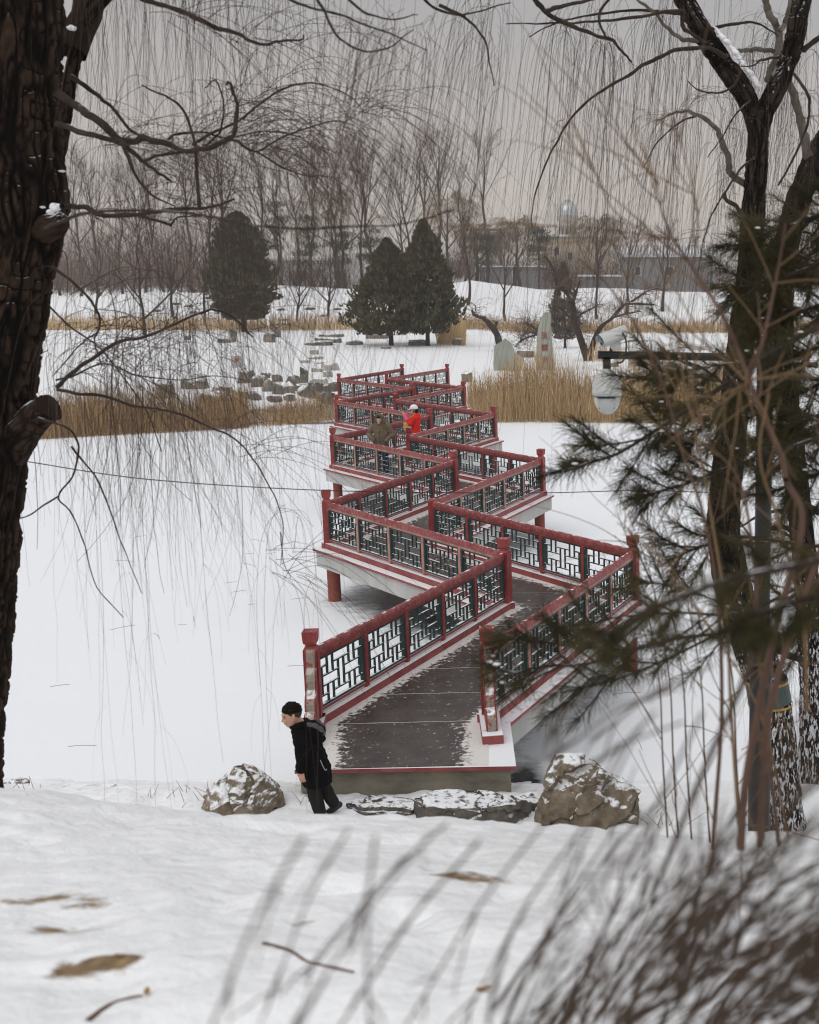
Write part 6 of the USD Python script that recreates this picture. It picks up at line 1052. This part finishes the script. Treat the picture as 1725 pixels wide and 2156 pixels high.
# --- reddish bare shrub in front of the pine, slightly out of focus
flat('red_twig', (0.085, 0.044, 0.028), .75); flat('ochre_twig', (0.145, 0.088, 0.042), .8); flat('dark_twig', (0.052, 0.031, 0.018), .8)
def shrub(name, label, stems, mats, twigs, seed, side=.30, w_side=.004, dev=.5):
    T = thing(name, label, 'shrub'); rg = np.random.default_rng(seed); by = {}; TP, TW = [], []
    for i, (p, r0, r1, D, dD, m) in enumerate(stems):
        k = spline(imgpath(p, D, dD, i), max(10, len(p)*6)); by.setdefault(m, []).append((k, np.linspace(r0*D/F, r1*D/F, len(k))))
        for _ in range(twigs):
            j = rg.integers(2, len(k)); d = (k[min(j, len(k)-1)] - k[j-1]); d /= np.linalg.norm(d) + 1e-9; d = d + rg.normal(0, dev, 3)*[1, .7, 1]; d /= np.linalg.norm(d); L = side*rg.uniform(.3, 1.2)*D/3; t = np.linspace(0, 1, 6)[:, None]; TP.append(k[j-1] + d*L*t - np.array([0, 0, .12*L])*t**2 + np.cumsum(rg.normal(0, .012*L, (6, 3)), 0)); TW.append(w_side*np.linspace(1, .5, 6)*rg.uniform(.6, 1.2))
    for m, L in by.items():
        for a, b in L: obj('stem', tubes([a], [b], 7), m, T, smooth=True)
    if TP: curves('twigs', TP, TW, mats, T)
    return T
S = [([(1655,1010),(1645,960),(1610,880),(1580,805),(1552,730),(1520,660),(1490,612),(1450,550),(1420,505),(1395,450)], 7, 2, 3.6, .3, 'red_twig'), ([(1655,1010),(1690,1100),(1640,1300),(1600,1480),(1570,1650),(1560,1790)], 7, 9, 3.6, -.3, 'red_twig'), ([(1575,805),(1600,740),(1620,660),(1640,560),(1655,470)], 5, 2, 3.6, .1, 'red_twig'), ([(1575,805),(1540,830),(1500,900),(1470,990),(1400,860),(1385,830)][:3], 3, 1.5, 3.6, 0, 'ochre_twig'), ([(1580,800),(1640,790),(1700,770)], 3, 1.5, 3.6, 0, 'ochre_twig'), ([(1575,805),(1510,745),(1440,720)], 2.4, 1.2, 3.6, 0, 'ochre_twig'),
     ([(1500,1790),(1520,1500),(1510,1250),(1480,1080),(1440,960),(1400,820),(1340,690),(1280,600),(1220,545)], 5, 1.6, 3.9, 0, 'red_twig'), ([(1560,1790),(1540,1500),(1530,1300),(1500,1100),(1470,930),(1440,800),(1425,700)], 4.5, 1.6, 3.7, .1, 'ochre_twig'), ([(1600,1780),(1620,1500),(1680,1300),(1730,1150),(1770,1000)], 9, 6, 3.4, 0, 'red_twig'), ([(1640,1780),(1600,1400),(1590,1200),(1560,1020),(1500,940),(1470,880)], 5, 1.6, 3.8, 0, 'red_twig'), ([(1660,1760),(1600,1500),(1480,1300),(1400,1180),(1300,1100)], 3, 1.2, 3.9, 0, 'ochre_twig'), ([(1700,1500),(1690,1300),(1640,1100),(1600,960),(1620,830)], 5, 2, 3.5, 0, 'ochre_twig'),
     ([(1430,505),(1400,500),(1330,490),(1240,480),(1150,475)], 2, .8, 3.9, 0, 'red_twig'), ([(1450,550),(1380,500),(1300,450),(1260,380),(1240,330)], 2, .8, 3.9, 0, 'red_twig'), ([(1460,560),(1470,480),(1460,400),(1440,320),(1420,250)], 2, .8, 3.9, 0, 'red_twig'), ([(1395,450),(1380,380),(1330,310)], 1.5, .7, 3.9, 0, 'red_twig')]
for x in (1390, 1412, 1440, 1478, 1545): S.append(([(x + 18, 1795), (x + 6, 1600), (x, 1450), (x - 18, 1330), (x - 45, 1200), (x - 90, 1080)], 2.2, .8, 5.6, 0, 'red_twig'))
shrub('bare_shrub', 'tall bare reddish-brown shrub in front of the pine, slightly out of focus', S, 'ochre_twig', 8, 5, .38, .0048)
# --- dense near shrub, bottom right, strongly out of focus
rg = np.random.default_rng(61); S = []
for i in range(210):                         # stems rise from below and from the right, fanning to the upper right
    x0 = 980 + 900*rg.random()**.7; y0 = rg.uniform(1960, 2330) if x0 > 1300 else rg.uniform(2120, 2360); a = math.radians(np.interp(x0, [950, 1400, 1800], [60, 46, 30]) + rg.normal(0, 11)); L = rg.uniform(240, 620); D = rg.uniform(.95, 2.0)
    x1, y1 = x0 + L*math.cos(a), y0 - L*math.sin(a); bow = rg.uniform(-22, 22)
    S.append(([(x0, y0), (x0*.66 + x1*.34 - bow, y0*.66 + y1*.34 - bow), (x0*.3 + x1*.7 - bow, y0*.3 + y1*.7 - bow), (x1, y1)], rg.uniform(3, 7), rg.uniform(1.1, 2.2), D, rg.uniform(-.15, .2), 'dark_twig'))
for (a, b, c, d, D, r) in [(640,1765,430,2200,1.05,9),(735,1745,560,2130,1.3,6),(940,1735,640,2060,1.5,6),(905,1760,620,2160,1.15,7),(1010,1770,690,2200,1.35,8),(1150,1730,830,2200,1.45,6),(790,1760,780,2200,1.2,7),(1230,1740,960,2180,1.5,6),(1330,1560,1080,2190,1.4,6),(1480,1500,1180,2200,1.5,7),(1250,1460,1150,1560,1.9,6),(1420,1450,1150,1600,1.7,6),(1440,1520,1130,1680,1.6,5),(1500,1400,1240,1560,1.7,6),(1380,1500,1230,1720,1.5,6)]: S.append(([(a, b), (a*.6+c*.4 - 12, b*.6+d*.4 - 12), (a*.25+c*.75 - 8, b*.25+d*.75), (c, d)], r*.55, r*.4, D, .05, 'dark_twig'))
S.append(([(1590,1370),(1560,1450),(1500,1580),(1450,1700),(1410,1800),(1370,1900)], 8, 5, 1.9, -.1, 'dark_twig'))
shrub('near_shrub', 'dense dark bare shrub very close at the bottom right, strongly out of focus', S, 'dark_twig', 5, 7, .20, .0036, .28)
# --- small litter on the near slope
flat('dry_leaf', (0.30, 0.165, 0.07), .8); flat('fallen_twig', (0.12, 0.065, 0.045), .8)
for px, py, sz, rz, lab in [(1018, 2092, .022, .4, 'curled orange-brown dry leaf on the snow of the near slope'), (310, 2098, .018, 1.9, 'brown dry leaf at the edge of a bare patch, bottom left'), (252, 2020, .014, 2.9, 'small dry leaf on the snow, lower left')]:
    c = near_pt(px, py); n = 13; t = np.linspace(0, 2*np.pi, n)[:-1]; r = sz*(.6 + .4*np.cos(t*5)**2); v = [[0, 0, .012]] + [[a*math.cos(b) , a*math.sin(b)*.7, .012 + .35*a*a/sz] for a, b in zip(r, t)]; v = np.array(v) @ trimesh.transformations.rotation_matrix(rz, [0, 0, 1])[:3, :3].T + c
    v2 = v - [0, 0, .002]; f = [[0, k+1, k % 11 + 2 if k < 11 else 1] for k in range(12)]; f = np.array(f); tag(obj('dry_leaf', (np.vstack([v, v2]), np.vstack([f, f[:, ::-1] + 13])), 'dry_leaf'), lab, 'leaf')
for pts, r, lab in [([(555,1990),(610,2005),(650,2030),(700,2040),(745,2050)], .006, 'thin fallen twig lying on the snow of the near slope'), ([(185,2155),(225,2125),(270,2108),(300,2102)], .008, 'fallen twig reaching from a bare patch at the bottom left')]:
    k = np.array([near_pt(a, b) + [0, 0, r*.8] for a, b in pts]); tag(obj('fallen_twig', tubes([spline(k, 16)], [np.linspace(r, r*.5, 16)], 6), 'fallen_twig', smooth=True), lab, 'twig')
# thin stalks poking up on the shore left of the bridge end and beside the rocks
flat('stalk', (0.13, 0.09, 0.06), .85)
P, Wd = [], []; rg = np.random.default_rng(8)
for px, py, n in [(640, 1690, 6), (415, 1690, 5), (320, 1680, 4), (380, 1670, 5), (60, 1660, 6), (1390, 1740, 10), (1345, 1725, 8)]:
    c = near_pt(px, py)
    for _ in range(n): a = rg.normal(0, .12, 2); L = rg.uniform(.06, .22); o = c + [a[0], a[1]*.5, 0]; d = np.array([rg.normal(0, .5), rg.normal(0, .3), 1]); t = np.linspace(0, 1, 5)[:, None]; P.append(o + d*L*t - np.array([0, 0, .1*L])*t**2); Wd.append(np.linspace(.006, .003, 5))
tag(curves('dry_stalks', P, Wd, 'stalk'), 'thin dry stalks poking through the snow along the near shore', 'stalks', kind='stuff')
P, Wd = [], []
for _ in range(60):
    o = np.array([rg.uniform(-14, 1), rg.uniform(14.5, 30), .004]); a = rg.uniform(0, 6.28); L = rg.uniform(.1, .5); t = np.linspace(0, 1, 5); P.append(o + np.stack([math.cos(a)*L*t, math.sin(a)*L*t + .1*L*np.sin(t*3), 0*t], 1)); Wd.append(np.full(5, .006))
tag(curves('ice_litter', P, Wd, 'stalk'), 'broken willow twigs scattered on the snowy ice', 'twigs', kind='stuff')

# ------------------------------------------------------------------ haze
hz = trimesh.creation.box((3800, 2700, 41.6)); hz.apply_translation([0, 1250, 19.2])
usdkit.material(stage, LK + 'haze_air', {'v': ('principled_volume', dict(color=(0.80, 0.78, 0.77), density=HAZE, anisotropy=0.2))}, [], volume='v.volume')
tag(obj('haze', hz, 'haze_air'), 'pale winter haze in the air', 'haze', kind='stuff')

# ------------------------------------------------------------------ what belongs together
for base, g in (('bare_tree', 'row of tall bare trees behind the mound'), ('mound_tree', 'bare trees on the mound'), ('far_willow', 'yellow-brown willows behind the mound'), ('far_pine', 'dark pines behind the mound'), ('planting_pit', 'planting pits on the mound'), ('bank_rock', 'rocks tumbled along the far left bank'), ('pale_stone', 'line of pale stones above the bridge end'), ('ledge_rock', 'rocks of the upper snow ledge'), ('shore_rock', 'rocks along the near shore'), ('standing_stone', 'standing stones'), ('cypress_tree', 'dark cypresses on the far bank'), ('willow_tree', 'old willows framing the view'), ('pine_tree', 'pine boughs at the right'), ('dry_leaf', 'dry leaves on the near slope'), ('fallen_twig', 'fallen twigs on the near slope')):
    for p in stage.GetPrimAtPath('/World').GetChildren():
        if p.GetName() == base or (p.GetName().startswith(base + '_') and p.GetName()[len(base)+1:].isdigit()): p.SetCustomDataByKey('group', g)
